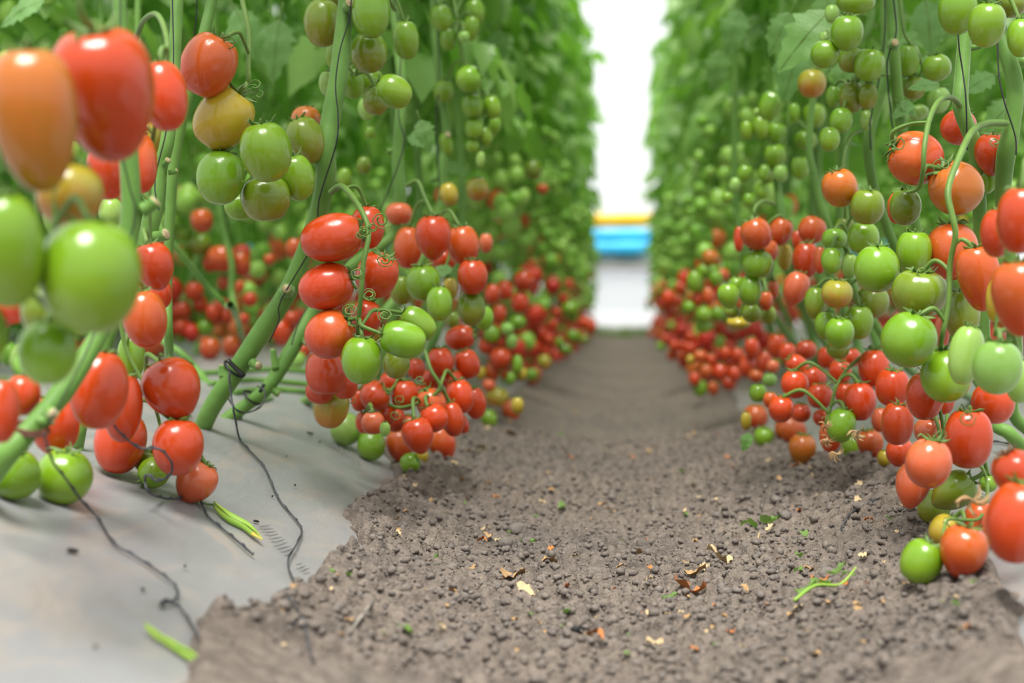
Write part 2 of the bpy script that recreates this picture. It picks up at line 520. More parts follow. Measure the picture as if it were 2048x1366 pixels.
for i in range(len(xs_) - 1):
    for k in range(n): fs.append((i * n + k, i * n + (k + 1) % n, (i + 1) * n + (k + 1) % n, (i + 1) * n + k))
mb.add(vs, fs, 'curb_grey')
tag(mb.obj('film_rail', smooth=False), 'pale lilac grey rail below the blue tarps', 'rail')
sk = sheet('film_skirt', -4, 4, vz(664), kz0, YE - .1, 'white_film', 80, 14, 0.03)
tag(sk, 'white plastic skirt hanging under the rail to the grass', 'plastic sheet')
XX, YY = np.meshgrid(np.linspace(-40, 40, 40), np.linspace(15.5, 90, 40))
o = link('added_bounce_ground', grid_mesh('added_bounce_ground', XX, YY, -0.08 + 0.05 * fbm(XX * .3, YY * .3, 3), ['bounce_ground_pale']))  # added pale ground, bounces light so the end wall film turns white
tag(o, 'pale ground added outside to brighten the end wall film', None, None, 'structure')
# support cable high across the aisle
c0 = pix(1150, 47, 13.4); mb = MB()
mb.tube([(x, 13.4, c0.z - 0.02 * math.cos(x * 1.1) + 0.012 * (1 if abs(x - .3) < .3 else 0)) for x in np.linspace(-3, 3, 25)], 0.011, 6, 'cable_grey')
cab = tag(mb.obj('support_cable'), 'thin grey cable stretched across the aisle near the end wall', 'cable')
for sx in (-3, 3):
    mb = MB(); mb.tube([(sx, 13.4, -.1), (sx, 13.4, 1.5), (sx, 13.4, c0.z + .06)], .03, 10, 'cable_grey', smooth=1); mb.obj('post', cab)
# weeds and grass at the foot of the end wall
mb = MB(); rr = random.Random(2)
for i in range(4200):
    x = rr.uniform(-3, 3); y = rr.uniform(14.15, 15.0); z = gz(x, y) - 0.04; z = max(z, -0.06)
    h = rr.uniform(.09, .16); a = rr.uniform(0, 6.28); w = .006; lx = rr.uniform(-.03, .03); ly = rr.uniform(-.03, .03)
    ca, sa = math.cos(a) * w, math.sin(a) * w
    mb.add([(x - ca, y - sa, z), (x + ca, y + sa, z), (x + lx * .5 + ca * .6, y + ly * .5 + sa * .6, z + h * .6), (x + lx * .5 - ca * .6, y + ly * .5 - sa * .6, z + h * .6), (x + lx, y + ly, z + h)],
           [(0, 1, 2, 3), (3, 2, 4)], 'grass_blade')
tag(mb.obj('grass', smooth=False), 'strip of short grass at the foot of the end wall', 'grass', None, 'stuff')
# ------------------------------------------------------------------ leaves
def leaflet(mb, base, d, nrm, L, wd, droop, fold, detail=True, mat='leaf_green'):
    """lobed tomato leaflet: midrib strip with toothed sides, folded and drooping"""
    d = Vector(d).normalized(); nrm = Vector(nrm); nrm = (nrm - d * nrm.dot(d)).normalized(); s = d.cross(nrm)
    prof = [(0, .03), (.10, .20), (.24, .46), (.31, .34), (.46, .44), (.54, .29), (.70, .28), (.77, .16), (.90, .10), (1, 0)] if detail \
        else [(0, .03), (.22, .42), (.34, .34), (.52, .40), (.74, .20), (1, 0)]
    vs = []; fs = []
    for t, w in prof:
        c = Vector(base) + d * (L * t * (1 - .12 * droop * t)) - nrm * (L * droop * t * t)
        vs += [c + s * (w * wd * L) + nrm * (fold * w * L), c, c - s * (w * wd * L) + nrm * (fold * w * L)]
    for i in range(len(prof) - 1):
        a = i * 3
        fs += [(a, a + 1, a + 4, a + 3), (a + 1, a + 2, a + 5, a + 4)]
    mb.add(vs, fs, mat)

def compound(mb, rr, L=0.28, detail=True, mat='leaf_green'):
    """one tomato leaf along +X with a drooping rachis and 5-7 leaflets"""
    k = rr.uniform(.5, 1.0); sw = rr.uniform(-.25, .25)
    def P(t): return Vector((L * t * (1 - .25 * k * t), L * sw * t * t, L * (.18 * t - k * .75 * t * t)))
    mb.tube([P(t) for t in (0, .25, .5, .75, .92)], [.0034, .0028, .0023, .0018, .001], 5, 'stalk_skin', smooth=1)
    for t in ((.34, .58, .80) if rr.random() < .6 else (.45, .75)):
        for sgn in (-1, 1):
            dd = (P(t + .05) - P(t)).normalized()
            dv = dd * .55 + Vector((0, sgn, -.25 + rr.uniform(-.25, .2)))
            leaflet(mb, P(t), dv, Vector((rr.uniform(-.3, .3), rr.uniform(-.3, .3), 1)), L * rr.uniform(.30, .42), rr.uniform(.75, 1.0), rr.uniform(.15, .7), rr.uniform(.0, .35), detail, mat)
    dd = (P(.95) - P(.85)).normalized()
    leaflet(mb, P(.92), dd, Vector((rr.uniform(-.3, .3), rr.uniform(-.3, .3), 1)), L * rr.uniform(.42, .55), rr.uniform(.8, 1.0), rr.uniform(.2, .6), rr.uniform(0, .3), detail, mat)

LEAF = []
for k in range(5):
    mb = MB(); compound(mb, random.Random(100 + k), 0.30); LEAF.append(mb.mesh('leaf'))
FARLEAF = []
for k in range(6):
    mb = MB(); compound(mb, random.Random(200 + k), 0.23, detail=False)
    FARLEAF.append((np.array(mb.v), mb.f, mb.m, mb.mats))

def foliage_mesh(seed, z0, z1, n, spread=1.0):
    rr = random.Random(seed); V = []; Fc = []; M = []; off = 0
    for i in range(n):
        v, f, m, mats = FARLEAF[rr.randrange(6)]
        z = z0 + (z1 - z0) * (i + rr.random()) / n
        az = rr.uniform(0, 2 * math.pi)
        sc = rr.uniform(.75, 1.15) * spread
        mat = Matrix.Translation((rr.uniform(-.05, .05), rr.uniform(-.08, .08), z)) @ Matrix.Rotation(az, 4, 'Z') @ Matrix.Rotation(rr.uniform(-.4, .55), 4, 'Y') @ Matrix.Rotation(rr.uniform(-.5, .5), 4, 'X') @ Matrix.Scale(sc, 4)
        R = np.array(mat.to_3x3()); t = np.array(mat.translation)
        V.append(v @ R.T + t); Fc += [tuple(q + off for q in p) for p in f]; M += m; off += len(v)
    me = bpy.data.meshes.new('foliage')
    me.from_pydata(np.concatenate(V).tolist(), [], Fc)
    for mm in mats: me.materials.append(MAT[mm])
    me.polygons.foreach_set('material_index', M)
    me.polygons.foreach_set('use_smooth', [True] * len(Fc))
    me.update(); return me
FOLIAGE = [foliage_mesh(300 + k, 0.86, 2.5, 74, 1.0) for k in range(5)]
FOLIAGE_THIN = [foliage_mesh(360 + k, 0.80, 2.4, 42, 1.05) for k in range(4)]
FOLIAGE_HI = [foliage_mesh(330 + k, 1.05, 2.6, 20) for k in range(3)]

# ------------------------------------------------------------------ tomatoes
def tomato_mesh(name, kind, seg=32, rings=18):
    vs = []; fs = []
    for i in range(rings + 1):
        t = math.pi * i / rings                      # 0 = stem end
        z = math.cos(t); r = math.sin(t)
        if kind == 'plum':   r = r ** .86 * (1 + .05 * z); z2 = z
        elif kind == 'egg':  r = r ** .92 * (1 + .13 * z); z2 = z
        elif kind == 'block': r = r ** .70 * (1 + .02 * z); z2 = z
        elif kind == 'round': r = r ** .90; z2 = z * .98
        elif kind == 'heart': r = r ** .80 * (1 + .20 * z); z2 = z
        else: r = r ** .74 * (1 + .07 * z); z2 = z   # ribbed
        if kind == 'egg' and z < -.75: z2 = z - .10 * ((-z - .75) / .25) ** 2
        dim = .16 if kind != 'ribbed' else .24
        top = max(0.0, 1 - math.sin(t) / .42) if z > 0 else 0
        z2 -= dim * top ** 1.5
        if z < 0 and kind in ('block', 'plum'): z2 += .06 * max(0.0, 1 - math.sin(t) / .25) ** 2 * -1 * (-1)
        for k in range(seg):
            a = 2 * math.pi * k / seg
            amp = {'plum': .012, 'egg': .008, 'block': .02, 'round': .02, 'ribbed': .045, 'heart': .018}[kind]
            nl = {'plum': 3, 'egg': 3, 'block': 4, 'round': 5, 'ribbed': 7, 'heart': 5}[kind]
            q = 1 + amp * math.cos(nl * a) * (0.5 + .5 * max(0, z)) * 1.3 + .015 * math.cos(2 * a + 1)
            vs.append((r * q * math.cos(a), r * q * math.sin(a), z2))
    for i in range(rings):
        for k in range(seg):
            k2 = (k + 1) % seg
            fs.append((i * seg + k, (i + 1) * seg + k, (i + 1) * seg + k2, i * seg + k2))
    mb = MB(); mb.add(vs, fs, 'tomato_skin')
    v = np.array(vs); mr = np.abs(v[:, :2]).max(); mb.v = [tuple(x) for x in np.stack([v[:, 0] / mr, v[:, 1] / mr, v[:, 2]], 1)]
    return mb.mesh(name)
KINDS = ['plum', 'egg', 'block', 'round', 'ribbed', 'heart']
TOM = {k: tomato_mesh('tomato', k) for k in KINDS}
TOMLOW = {k: tomato_mesh('tomato_small', k, 16, 10) for k in KINDS}

def calyx_mesh(seed, mat='calyx_skin'):
    rr = random.Random(seed); mb = MB()
    n = rr.choice([5, 6])
    for k in range(n):
        a = 2 * math.pi * k / n + rr.uniform(-.2, .2); L = rr.uniform(.55, .85); cu = rr.uniform(.3, 1.0)
        pts = []
        for t in (0, .25, .5, .75, 1):
            rad = .05 + L * t * (1 - .3 * cu * t); zz = .84 + .22 * t * (1 - t) + cu * .45 * t * t * (1 if rr.random() < .8 else .2)
            pts.append(Vector((rad * math.cos(a + .3 * t * t), rad * math.sin(a + .3 * t * t), zz)))
        mb.tube(pts, [.045, .095, .085, .05, .008], 6, mat, smooth=2, flat=.35)
    mb.tube([(0, 0, .82), (0.01, 0, .95), (.03, .01, 1.1)], [.075, .06, .055], 7, mat, smooth=2)
    return mb.mesh('calyx')
CALYX = [calyx_mesh(40 + k) for k in range(5)]
CALYX_DRY = calyx_mesh(61, 'sepal_dry')

COLS = {  # code: (colour word, body sRGB, tip sRGB)
 'R': ('red', (206, 68, 16), (208, 66, 18)), 'O': ('orange-red', (206, 92, 30), (204, 70, 24)), 'S': ('salmon', (222, 108, 66), (214, 90, 48)),
 'A': ('amber', (204, 112, 32), (190, 120, 30)), 'Y': ('yellow-olive', (182, 158, 40), (170, 140, 36)), 'M': ('blushing olive', (158, 150, 42), (188, 120, 40)),
 'G': ('green', (112, 156, 26), (128, 166, 38)), 'D': ('olive green', (112, 140, 26), (132, 134, 34)), 'P': ('pale green', (142, 186, 82), (148, 190, 92)),
}
TOMS = []; CLUSTERS = {}; NTOM = {'n': 0}
rt = random.Random(77)
def cluster(key, phrase, Y, items, truss=None, plant=None, tw=9, ped=True, low=False):
    c = dict(key=key, phrase=phrase, Y=Y, truss=truss, plant=plant, tw=tw, items=[], ped=ped)
    CLUSTERS[key] = c
    for it in items:
        u, v, w, h = it[:4]; rot = it[4] if len(it) > 4 and it[4] is not None else rt.uniform(-14, 14)
        col = next((x for x in it if isinstance(x, str)), 'R')
        opt = it[-1] if isinstance(it[-1], dict) else {}
        t = dict(u=u, v=v, w=w, h=h, rot=math.radians(rot), col=col, Y=opt.get('Y', Y + opt.get('d', 0)), kind=opt.get('k') or ('plum' if h > w * 1.12 else rt.choice(['plum', 'block', 'round'])),
                 p=opt.get('p', rt.uniform(-.1, .25)), rest=opt.get('g', False), cl=key, low=low, cal=opt.get('c', True), dry=opt.get('dry', False))
        c['items'].append(t); TOMS.append(t)

def T(u, v, w, h, col='R', rot=None, **o): return (u, v, w, h, rot, col, o)

# ---- left side
cluster('FL', 'in the big blurred cluster at the left edge', 0.97, [
 T(70,240,172,290,'A',-3,Y=.93,k='heart'), T(210,190,205,272,'R',-4,Y=1.04,k='heart',p=.42), T(140,390,132,130,'M',10,Y=1.02),
 T(12,500,150,236,'G',0,Y=.93), T(180,553,206,232,'G',0,Y=.95,k='plum'), T(98,622,112,120,'D',0,Y=1.06), T(95,706,118,130,'G',0,Y=.98), T(-22,670,74,112,'G',0,Y=.95)],
 truss=[(150,-80,1.0),(160,20,1.0),(185,90,1.03),(120,330,1.0),(110,430,1.0),(105,560,1.0),(100,650,1.0)], plant='A', tw=15)
cluster('FB', 'behind the blurred cluster at left', 1.4, [
 T(328,192,96,142,'R',-8,Y=1.28), T(298,278,52,72,'Y',0,Y=1.6), T(280,326,68,124,'O',-4,Y=1.46), T(215,342,84,116,'R',0,Y=1.38), T(222,426,50,62,'P',0,Y=1.5),
 T(307,531,82,96,'R',-14,Y=1.45,k='egg'), T(290,638,88,118,'O',-8,Y=1.40,k='plum'), T(322,588,46,60,'R',0,Y=1.75)],
 truss=[(268,95,1.5),(285,45,1.45),(312,28,1.4),(330,62,1.33),(333,120,1.3),(310,250,1.45),(300,330,1.5),(300,450,1.5),(305,560,1.5)], plant='B', tw=11)
cluster('LL', 'resting low on the left grey film', 1.4, [
 T(2,822,72,130,'R',0,Y=1.1), T(45,790,72,84,'R',0,Y=1.2), T(197,780,117,160,'R',4,Y=1.27), T(110,850,98,122,'R',0,Y=1.33), T(246,815,80,142,'R',4,Y=1.42), T(262,715,56,96,'G',0,Y=1.52),
 T(344,776,119,122,'R',-25,Y=1.45,k='egg',p=-.1), T(240,884,106,128,'R',10,Y=1.50,g=1), T(356,894,104,116,'R',4,Y=1.44,k='plum'), T(392,963,82,88,'S',32,g=1,k='egg',p=.0),
 T(302,924,70,46,'D',10,Y=1.5), T(308,945,64,64,'G',-120,g=1,p=.2), T(128,953,113,114,'G',8,g=1,k='round'), T(32,949,100,102,'G',5,g=1,k='round')],
 truss=[(240,640,1.5),(250,690,1.5),(270,735,1.5),(300,790,1.5),(320,850,1.52),(318,900,1.5),(345,945,1.5)], plant='B', tw=9)
cluster('ML', 'in the loose cluster left of the thick stem', 1.72, [
 T(416,130,112,128,'O',28,k='block',p=.1,d=-.03), T(447,237,116,130,'Y',38,k='block',p=.1,d=-.02), T(532,304,106,122,'G',-8,k='plum',d=-.05), T(441,355,97,110,'G',6,d=-.01),
 T(531,396,102,92,'D',0,d=.03), T(594,355,70,94,'G',-10,d=.05), T(612,281,78,98,'D',-20,d=.14), T(612,240,62,56,'A',0,d=.2), T(480,412,64,58,'G',0,d=.12)],
 truss=[(478,-30,1.76),(490,25,1.74),(499,75,1.73),(497,130,1.72),(497,165,1.72),(478,185,1.74),(505,240,1.77),(510,300,1.79),(520,340,1.79)], plant='C', tw=11)
cluster('UM', 'high beside the thick stem at top left', 1.95, [
 T(645,46,76,96,'D',0), T(742,24,80,106,'G',0,d=-.06), T(738,105,76,84,'D',0,d=.0), T(812,80,54,78,'G',-4,d=.12), T(788,183,66,76,'G',-62,d=-.06,k='plum',p=.1),
 T(655,167,36,50,'P',0,d=.05), T(706,166,46,64,'G',0,d=.1), T(742,166,58,56,'G',0,d=.14), T(752,203,54,56,'D',0,d=.05), T(672,112,44,58,'G',0,d=.12), T(657,-4,56,40,'D',0,d=.08), T(733,217,36,46,'P',0,d=.3)],
 truss=[(790,20,2.1),(760,-20,2.05),(722,-10,2.0),(700,60,2.04),(695,130,2.06),(712,150,2.0)], plant='C', tw=9)
cluster('UR', 'among the green bunch at top beside the aisle leaves', 2.5, [
 T(883,36,45,54,'G'), T(897,78,36,46,'G',d=.06), T(928,73,24,22,'P'), T(942,57,34,50,'G',d=.05), T(950,24,40,52,'G',d=.1), T(938,158,56,54,'G',60,d=-.05,k='round'), T(945,212,46,48,'G',d=-.02),
 T(985,215,35,47,'G'), T(948,257,38,40,'G'), T(971,272,28,38,'G'), T(990,251,25,36,'G',d=.05), T(945,292,28,28,'G'), T(961,318,18,32,'P'), T(888,183,42,48,'G',d=.1), T(893,288,26,48,'G',d=.1)],
 truss=[(905,-20,2.6),(915,40,2.55),(925,110,2.55),(955,180,2.55),(962,230,2.55),(965,300,2.55)], plant='E', tw=7)
cluster('UO', 'on the thin stems right of the thick stem', 2.45, [
 T(955,378,47,48,'M',d=.1), T(898,389,38,48,'Y'), T(1066,340,38,40,'D',Y=3.6), T(1085,378,24,22,'O',Y=4), T(740,265,22,24,'G'), T(728,330,30,36,'D'), T(690,355,30,40,'G')], plant='E', tw=6, ped=False)
cluster('CR', 'in the sharp cluster on the thick stem', 1.76, [
 T(664,476,98,128,'R',78,k='plum',d=-.04,p=.0), T(735,455,70,88,'R',0,d=.05), T(652,573,94,112,'R',72,k='plum',d=-.03,p=0), T(754,550,86,92,'R',22,k='block',d=.04,p=.35),
 T(659,668,98,104,'O',52,k='round',d=-.03,p=.1), T(731,636,66,74,'R',10,d=.04), T(723,720,84,98,'G',2,k='plum',d=-.06,p=.1), T(806,679,76,93,'G',-75,k='block',d=-.06,p=.1), T(836,647,58,80,'G',-52,k='block',d=.02),
 T(793,728,56,60,'D',0,d=.05), T(752,668,36,34,'Y',0,d=.05), T(652,745,84,90,'R',0,d=.08), T(640,782,60,54,'R',0,d=.14), T(690,770,52,56,'R',0,d=.12), T(590,497,36,44,'O',Y=3.1)],
 truss=[(662,385,1.82),(682,372,1.80),(704,393,1.76),(728,432,1.73),(737,470,1.72),(727,525,1.71),(723,580,1.71),(717,640,1.72),(716,668,1.73)], plant='C', tw=13)
cluster('CP', 'in the pile on the ground under the sharp cluster', 2.0, [
 T(662,815,73,84,'M',10,d=-.1,k='ribbed'), T(692,858,66,68,'P',170,g=1,k='round',p=-.3,c=False), T(743,890,59,64,'G',4,g=1,p=-.2), T(746,846,48,46,'S',0,d=-.02), T(770,858,22,30,'P',0,d=-.1),
 T(800,890,58,68,'O',-8,g=1,k='egg'), T(836,870,63,72,'R',-14,d=.0,k='egg'), T(881,884,62,72,'O',-30,g=1,k='egg',p=-.1), T(749,792,66,56,'R',60,d=.02), T(768,830,48,46,'R',0,d=.06),
 T(810,790,58,64,'R',0,d=.06), T(862,806,60,64,'O',-24,d=.04), T(868,836,60,58,'R',-30,d=.0), T(905,838,48,72,'R',-10,d=.06), T(920,793,58,70,'R',-14,d=.1), T(950,806,46,66,'R',-8,d=.2),
 T(820,926,42,38,'G',60,g=1), T(843,914,28,34,'Y',0,g=1), T(880,724,56,62,'R',-5,d=.2), T(920,676,52,62,'R',78,d=.25), T(934,728,54,60,'R',-20,d=.22), T(832,738,36,44,'R',0,d=.15),
 T(905,760,44,40,'R',0,d=.2), T(718,800,34,46,'R',0,d=.06), T(925,848,26,40,'R',-20,d=.14),
 T(790,840,46,50,'R',0,d=.12), T(838,790,44,46,'R',0,d=.2), T(862,760,42,44,'R',0,d=.22), T(780,765,44,46,'R',0,d=.15), T(895,805,40,48,'R',0,d=.16), T(820,850,40,44,'O',0,d=.14), T(730,845,40,44,'R',0,d=.08)],
 truss=[(850,700,2.05),(862,740,2.03),(880,775,2.03),(850,800,2.03),(800,815,2.04),(770,800,2.03),(790,770,2.05),(730,840,2.02)], plant='D', tw=8)
cluster('MR', 'in the cluster just right of the sharp one', 2.2, [
 T(866,473,73,88,'R',0,d=-.1,k='egg'), T(816,495,60,86,'O',4,d=.05), T(926,490,68,80,'O',-8,d=-.05), T(945,554,62,73,'R',0,d=-.12), T(847,565,72,76,'G',-4,d=-.12), T(879,607,54,70,'G',0,d=-.16),
 T(803,580,48,62,'D',0,d=-.05), T(943,617,57,68,'D',0,d=-.1), T(968,636,40,50,'G',0,d=-.04), T(900,578,30,48,'Y',0,d=.0), T(798,428,56,46,'S',0,d=.1), T(888,518,52,46,'R',0,d=.05),
 T(782,452,26,50,'P',0,d=.15), T(972,486,28,40,'S',0,d=.3), T(905,640,28,34,'D',0,d=.1)],
 truss=[(812,372,2.25),(835,362,2.24),(850,395,2.22),(870,432,2.2),(895,440,2.22),(900,500,2.23),(890,550,2.22),(910,590,2.22)], plant='D', tw=8)
cluster('LF', 'in the blurred pile further along the left bed', 3.2, [
 T(994,797,50,46,'M',20,g=1), T(1022,821,36,46,'O',-20,g=1), T(1035,812,26,36,'Y',0,Y=2.6), T(978,838,34,38,'G',-20,g=1), T(978,770,28,26,'S'), T(962,746,22,28,'Y'), T(985,742,32,40,'O'), T(1001,717,44,42,'R'),
 T(1012,745,22,28,'O'), T(1035,728,22,36,'G'), T(1022,756,20,26,'G'), T(1043,748,24,28,'Y'), T(1064,749,28,26,'G',g=1), T(984,668,34,36,'G'), T(1014,657,28,26,'P'), T(1035,645,36,28,'G'), T(1023,683,24,32,'P'),
 T(1003,684,26,30,'R'), T(972,692,32,32,'R'), T(999,628,30,38,'R'), T(1040,605,38,42,'R',Y=3.4), T(1048,562,46,42,'R',Y=3.4), T(1010,580,34,40,'R',Y=3.3), T(985,588,34,42,'R',Y=3.0)], truss=None, plant='F', tw=5, ped=False, low=False)
cluster('LG', 'in the small far red heap on left', 4.8, [
 T(1051,680,32,46,'R'), T(1068,702,28,36,'R'), T(1094,701,28,28,'R'), T(1089,724,28,30,'M',g=1), T(1069,651,28,28,'R'), T(1082,671,24,34,'R'), T(1098,679,22,24,'R'), T(1119,684,18,20,'G'), T(1130,698,34,22,'G'),
 T(1146,671,28,24,'G'), T(1169,679,22,20,'D'), T(1182,653,22,28,'R'), T(1168,646,22,26,'R'), T(1114,626,20,22,'R'), T(1107,650,20,26,'R'), T(1140,618,34,28,'G'), T(1146,634,26,20,'G')], plant='F', tw=4, ped=False, low=True)
cluster('LB', 'on the shaded row behind the left stems', 3.6, [
 T(404,441,46,48,'O',d=-.3), T(369,466,34,28,'G'), T(400,488,48,46,'D'), T(370,514,32,40,'G'), T(443,517,58,54,'O'), T(483,529,36,50,'O'), T(420,526,30,38,'R'), T(446,565,24,30,'O'), T(479,573,20,28,'O'),
 T(388,582,38,38,'R'), T(400,607,30,36,'R'), T(363,620,40,36,'R'), T(344,640,28,36,'R'), T(363,655,32,34,'R'), T(385,670,28,30,'R'), T(410,655,36,34,'G'), T(426,626,30,38,'R'), T(452,633,26,32,'R'), T(487,637,26,24,'R'),
 T(500,599,30,30,'R'), T(539,519,24,24,'O'), T(563,666,40,52,'R'), T(584,637,34,30,'R'), T(607,700,36,36,'R'), T(593,720,40,32,'P'), T(420,696,44,46,'O',g=1,k='round'), T(461,693,34,44,'O',g=1), T(338,666,24,26,'R'), T(360,677,22,20,'G')], plant='G', tw=5, ped=False)
# ---- right side
cluster('RT', 'in the large green bunch at the top right corner', 1.66, [
 T(1974,50,76,90,'G',4,d=-.05,k='plum'), T(1916,22,78,94,'G',0,d=.03), T(2022,8,62,56,'D',0,d=.08), T(2041,76,54,78,'G',0,d=.04)],
 truss=[(2000,-60,1.75),(1985,-20,1.72),(1960,-10,1.72)], plant='R', tw=10)
cluster('RU', 'in the green bunch around the upper right stem', 2.05, [
 T(1712,4,78,52,'G',0,d=-.02), T(1694,66,66,72,'G',0,d=-.06,k='plum'), T(1650,108,58,58,'G',0,d=-.05,k='round'), T(1703,120,52,50,'D',0,d=.03), T(1739,130,60,66,'G',10,d=.02), T(1664,28,30,38,'P',0,d=.06), T(1652,78,28,32,'P',0,d=.08),
 T(1816,120,48,64,'G',0,d=.1), T(1874,135,58,56,'G',-15,d=-.05,k='round'), T(1828,175,48,50,'D',0,d=.12), T(1877,200,46,52,'P',0,d=.16), T(1704,194,54,64,'D',0,d=.06), T(1736,192,38,54,'D',0,d=.05), T(1667,193,32,44,'G',0,d=.12),
 T(1682,241,46,50,'G',10,d=.04), T(1659,278,43,50,'G',0,d=.0), T(1732,240,24,40,'P',0,d=.1), T(1837,225,40,30,'P',0,d=.2)],
 truss=[(1800,-20,2.15),(1804,40,2.14),(1812,75,2.14),(1838,110,2.14),(1840,150,2.16),(1780,150,2.16),(1715,160,2.15),(1700,220,2.15)], plant='S', tw=7)
cluster('RV', 'in the small green bunch beside the right leaf wall', 2.7, [
 T(1624,167,58,58,'M',0,d=-.3,k='plum'), T(1541,212,48,60,'G',20,d=-.1,k='ribbed'), T(1494,261,28,40,'G'), T(1522,255,32,48,'G'), T(1552,266,42,42,'G',k='ribbed'), T(1550,311,46,46,'G',k='ribbed'), T(1629,231,46,48,'G',k='ribbed'),
 T(1600,336,38,46,'G',d=-.1,k='ribbed'), T(1562,347,30,36,'P',d=-.1), T(1490,347,32,34,'G'), T(1528,346,24,34,'G'), T(1535,352,28,32,'G'), T(1525,382,26,34,'G'), T(1498,400,26,28,'G'), T(1589,225,24,38,'G'), T(1612,280,46,40,'G',d=.05),
 T(1470,370,24,30,'P'), T(1455,395,24,24,'G'), T(1515,224,18,16,'P'), T(1583,160,18,40,'P')],
 truss=[(1570,60,2.8),(1578,150,2.78),(1576,230,2.78),(1570,300,2.78),(1560,330,2.78)], plant='T', tw=6)
cluster('RA', 'on the arched stalks at upper right', 1.70, [
 T(1831,316,110,112,'O',-66,k='round',d=-.0,p=.15), T(1912,376,110,112,'A',-40,k='round',d=-.02,p=.15), T(1917,254,74,72,'R',30,d=.16,k='round'), T(1985,307,72,84,'R',-5,d=.08,k='egg',p=.3), T(1680,376,72,78,'A',-18,Y=2.0,p=.2),
 T(1735,413,70,72,'D',0,Y=1.97,k='block'), T(1811,414,64,74,'D',0,d=.06,p=.2), T(1794,416,40,64,'O',0,d=.16), T(1973,360,42,56,'G',0,d=.1)],
 truss=[(1922,215,1.78),(1905,196,1.74),(1880,200,1.70),(1860,235,1.67),(1849,290,1.64),(1846,340,1.64),(1838,375,1.66),(1815,385,1.68)], plant='Q', tw=12)
cluster('RM', 'in the main right cluster on the arched stalk', 1.62, [
 T(1754,537,92,98,'G',0,k='round',d=.02), T(1828,504,72,86,'G',0,k='block',d=.06), T(1904,503,104,116,'O',0,d=.06,k='plum'), T(1958,556,84,136,'O',-12,d=-.06,k='heart'), T(1838,588,114,98,'D',4,k='ribbed',d=-.02,p=.2),
 T(1817,679,112,114,'G',20,k='round',d=-.06), T(1891,752,100,110,'G',0,k='round',d=-.03), T(1932,710,70,122,'P',10,d=-.13), T(1924,630,72,102,'D',0,d=.1), T(1884,664,30,66,'S',0,d=.14), T(1860,495,40,60,'D',0,d=.12)],
 truss=[(2012,246,1.72),(1975,247,1.68),(1945,262,1.64),(1918,315,1.60),(1896,380,1.57),(1904,430,1.56),(1911,470,1.56),(1900,530,1.57),(1898,600,1.57),(1885,670,1.57),(1880,700,1.6)], plant='R', tw=14)
cluster('RN', 'in the blurred bunch at the right edge', 1.32, [
 T(1995,735,97,110,'P',4,Y=1.40,k='plum'), T(2040,762,58,90,'P',0,Y=1.46), T(1996,466,72,100,'R',0,Y=1.42), T(2040,440,92,136,'R',0,Y=1.32), T(2042,596,116,158,'O',-8,Y=1.28,k='heart'), T(1992,600,40,90,'Y',0,Y=1.5)],
 truss=[(2075,280,1.3),(2050,340,1.36),(2020,420,1.4),(2012,510,1.4),(1998,600,1.42),(1990,670,1.42)], plant='R', tw=10)
cluster('RG', 'in the mid right cluster nearer the aisle', 2.3, [
 T(1513,468,62,66,'O',-24,d=-.08,k='plum'), T(1536,502,42,48,'O',0,d=.04), T(1515,528,62,57,'G',0,d=-.06,k='block'), T(1560,463,50,56,'O',20,d=.06), T(1570,514,30,56,'Y',0,d=.1), T(1624,460,56,56,'O',20,d=.02), T(1612,520,56,72,'R',0,d=-.06,k='plum'),
 T(1592,576,52,68,'S',18,d=-.08,k='egg'), T(1457,591,45,50,'G',-8,d=-.1,k='egg'), T(1500,581,48,62,'G',0,d=-.06), T(1473,572,34,36,'G',0,d=.0), T(1532,602,28,40,'O',0,d=.02), T(1546,580,24,40,'O',0,d=.08), T(1503,626,40,40,'D',0,d=.0), T(1464,623,32,28,'D',0,d=.02),
 T(1537,630,32,38,'D',0,d=.05), T(1478,645,50,26,'Y',0,d=.1), T(1478,478,22,52,'R',0,d=.2), T(1595,480,24,40,'R',0,d=.12)],
 truss=[(1548,408,2.4),(1525,402,2.36),(1508,425,2.32),(1530,470,2.36),(1545,540,2.36),(1520,570,2.36)], plant='T', tw=7)
cluster('RH', 'in the green cluster left of the main right cluster', 2.05, [
 T(1669,478,50,42,'G',0,d=.03,k='block'), T(1727,476,64,63,'G',0,d=-.02,k='block'), T(1663,521,42,54,'G',0,d=-.02), T(1700,532,32,50,'P',0,d=.04), T(1674,587,64,60,'M',0,d=-.03,k='round'), T(1631,606,44,66,'D',0,d=.06), T(1745,604,68,66,'D',0,d=.02,k='plum'),
 T(1718,644,58,70,'G',0,d=-.0,k='plum'), T(1654,651,50,58,'G',0,d=-.0), T(1679,666,60,64,'G',0,d=-.06,k='plum'), T(1676,700,46,36,'D',0,d=.02), T(1690,455,40,40,'D',0,d=.12), T(1640,520,24,56,'O',0,d=.14)],
 truss=[(1722,262,2.12),(1700,275,2.1),(1686,330,2.08),(1692,400,2.1),(1695,450,2.1),(1690,540,2.1),(1690,600,2.1)], plant='S', tw=8)
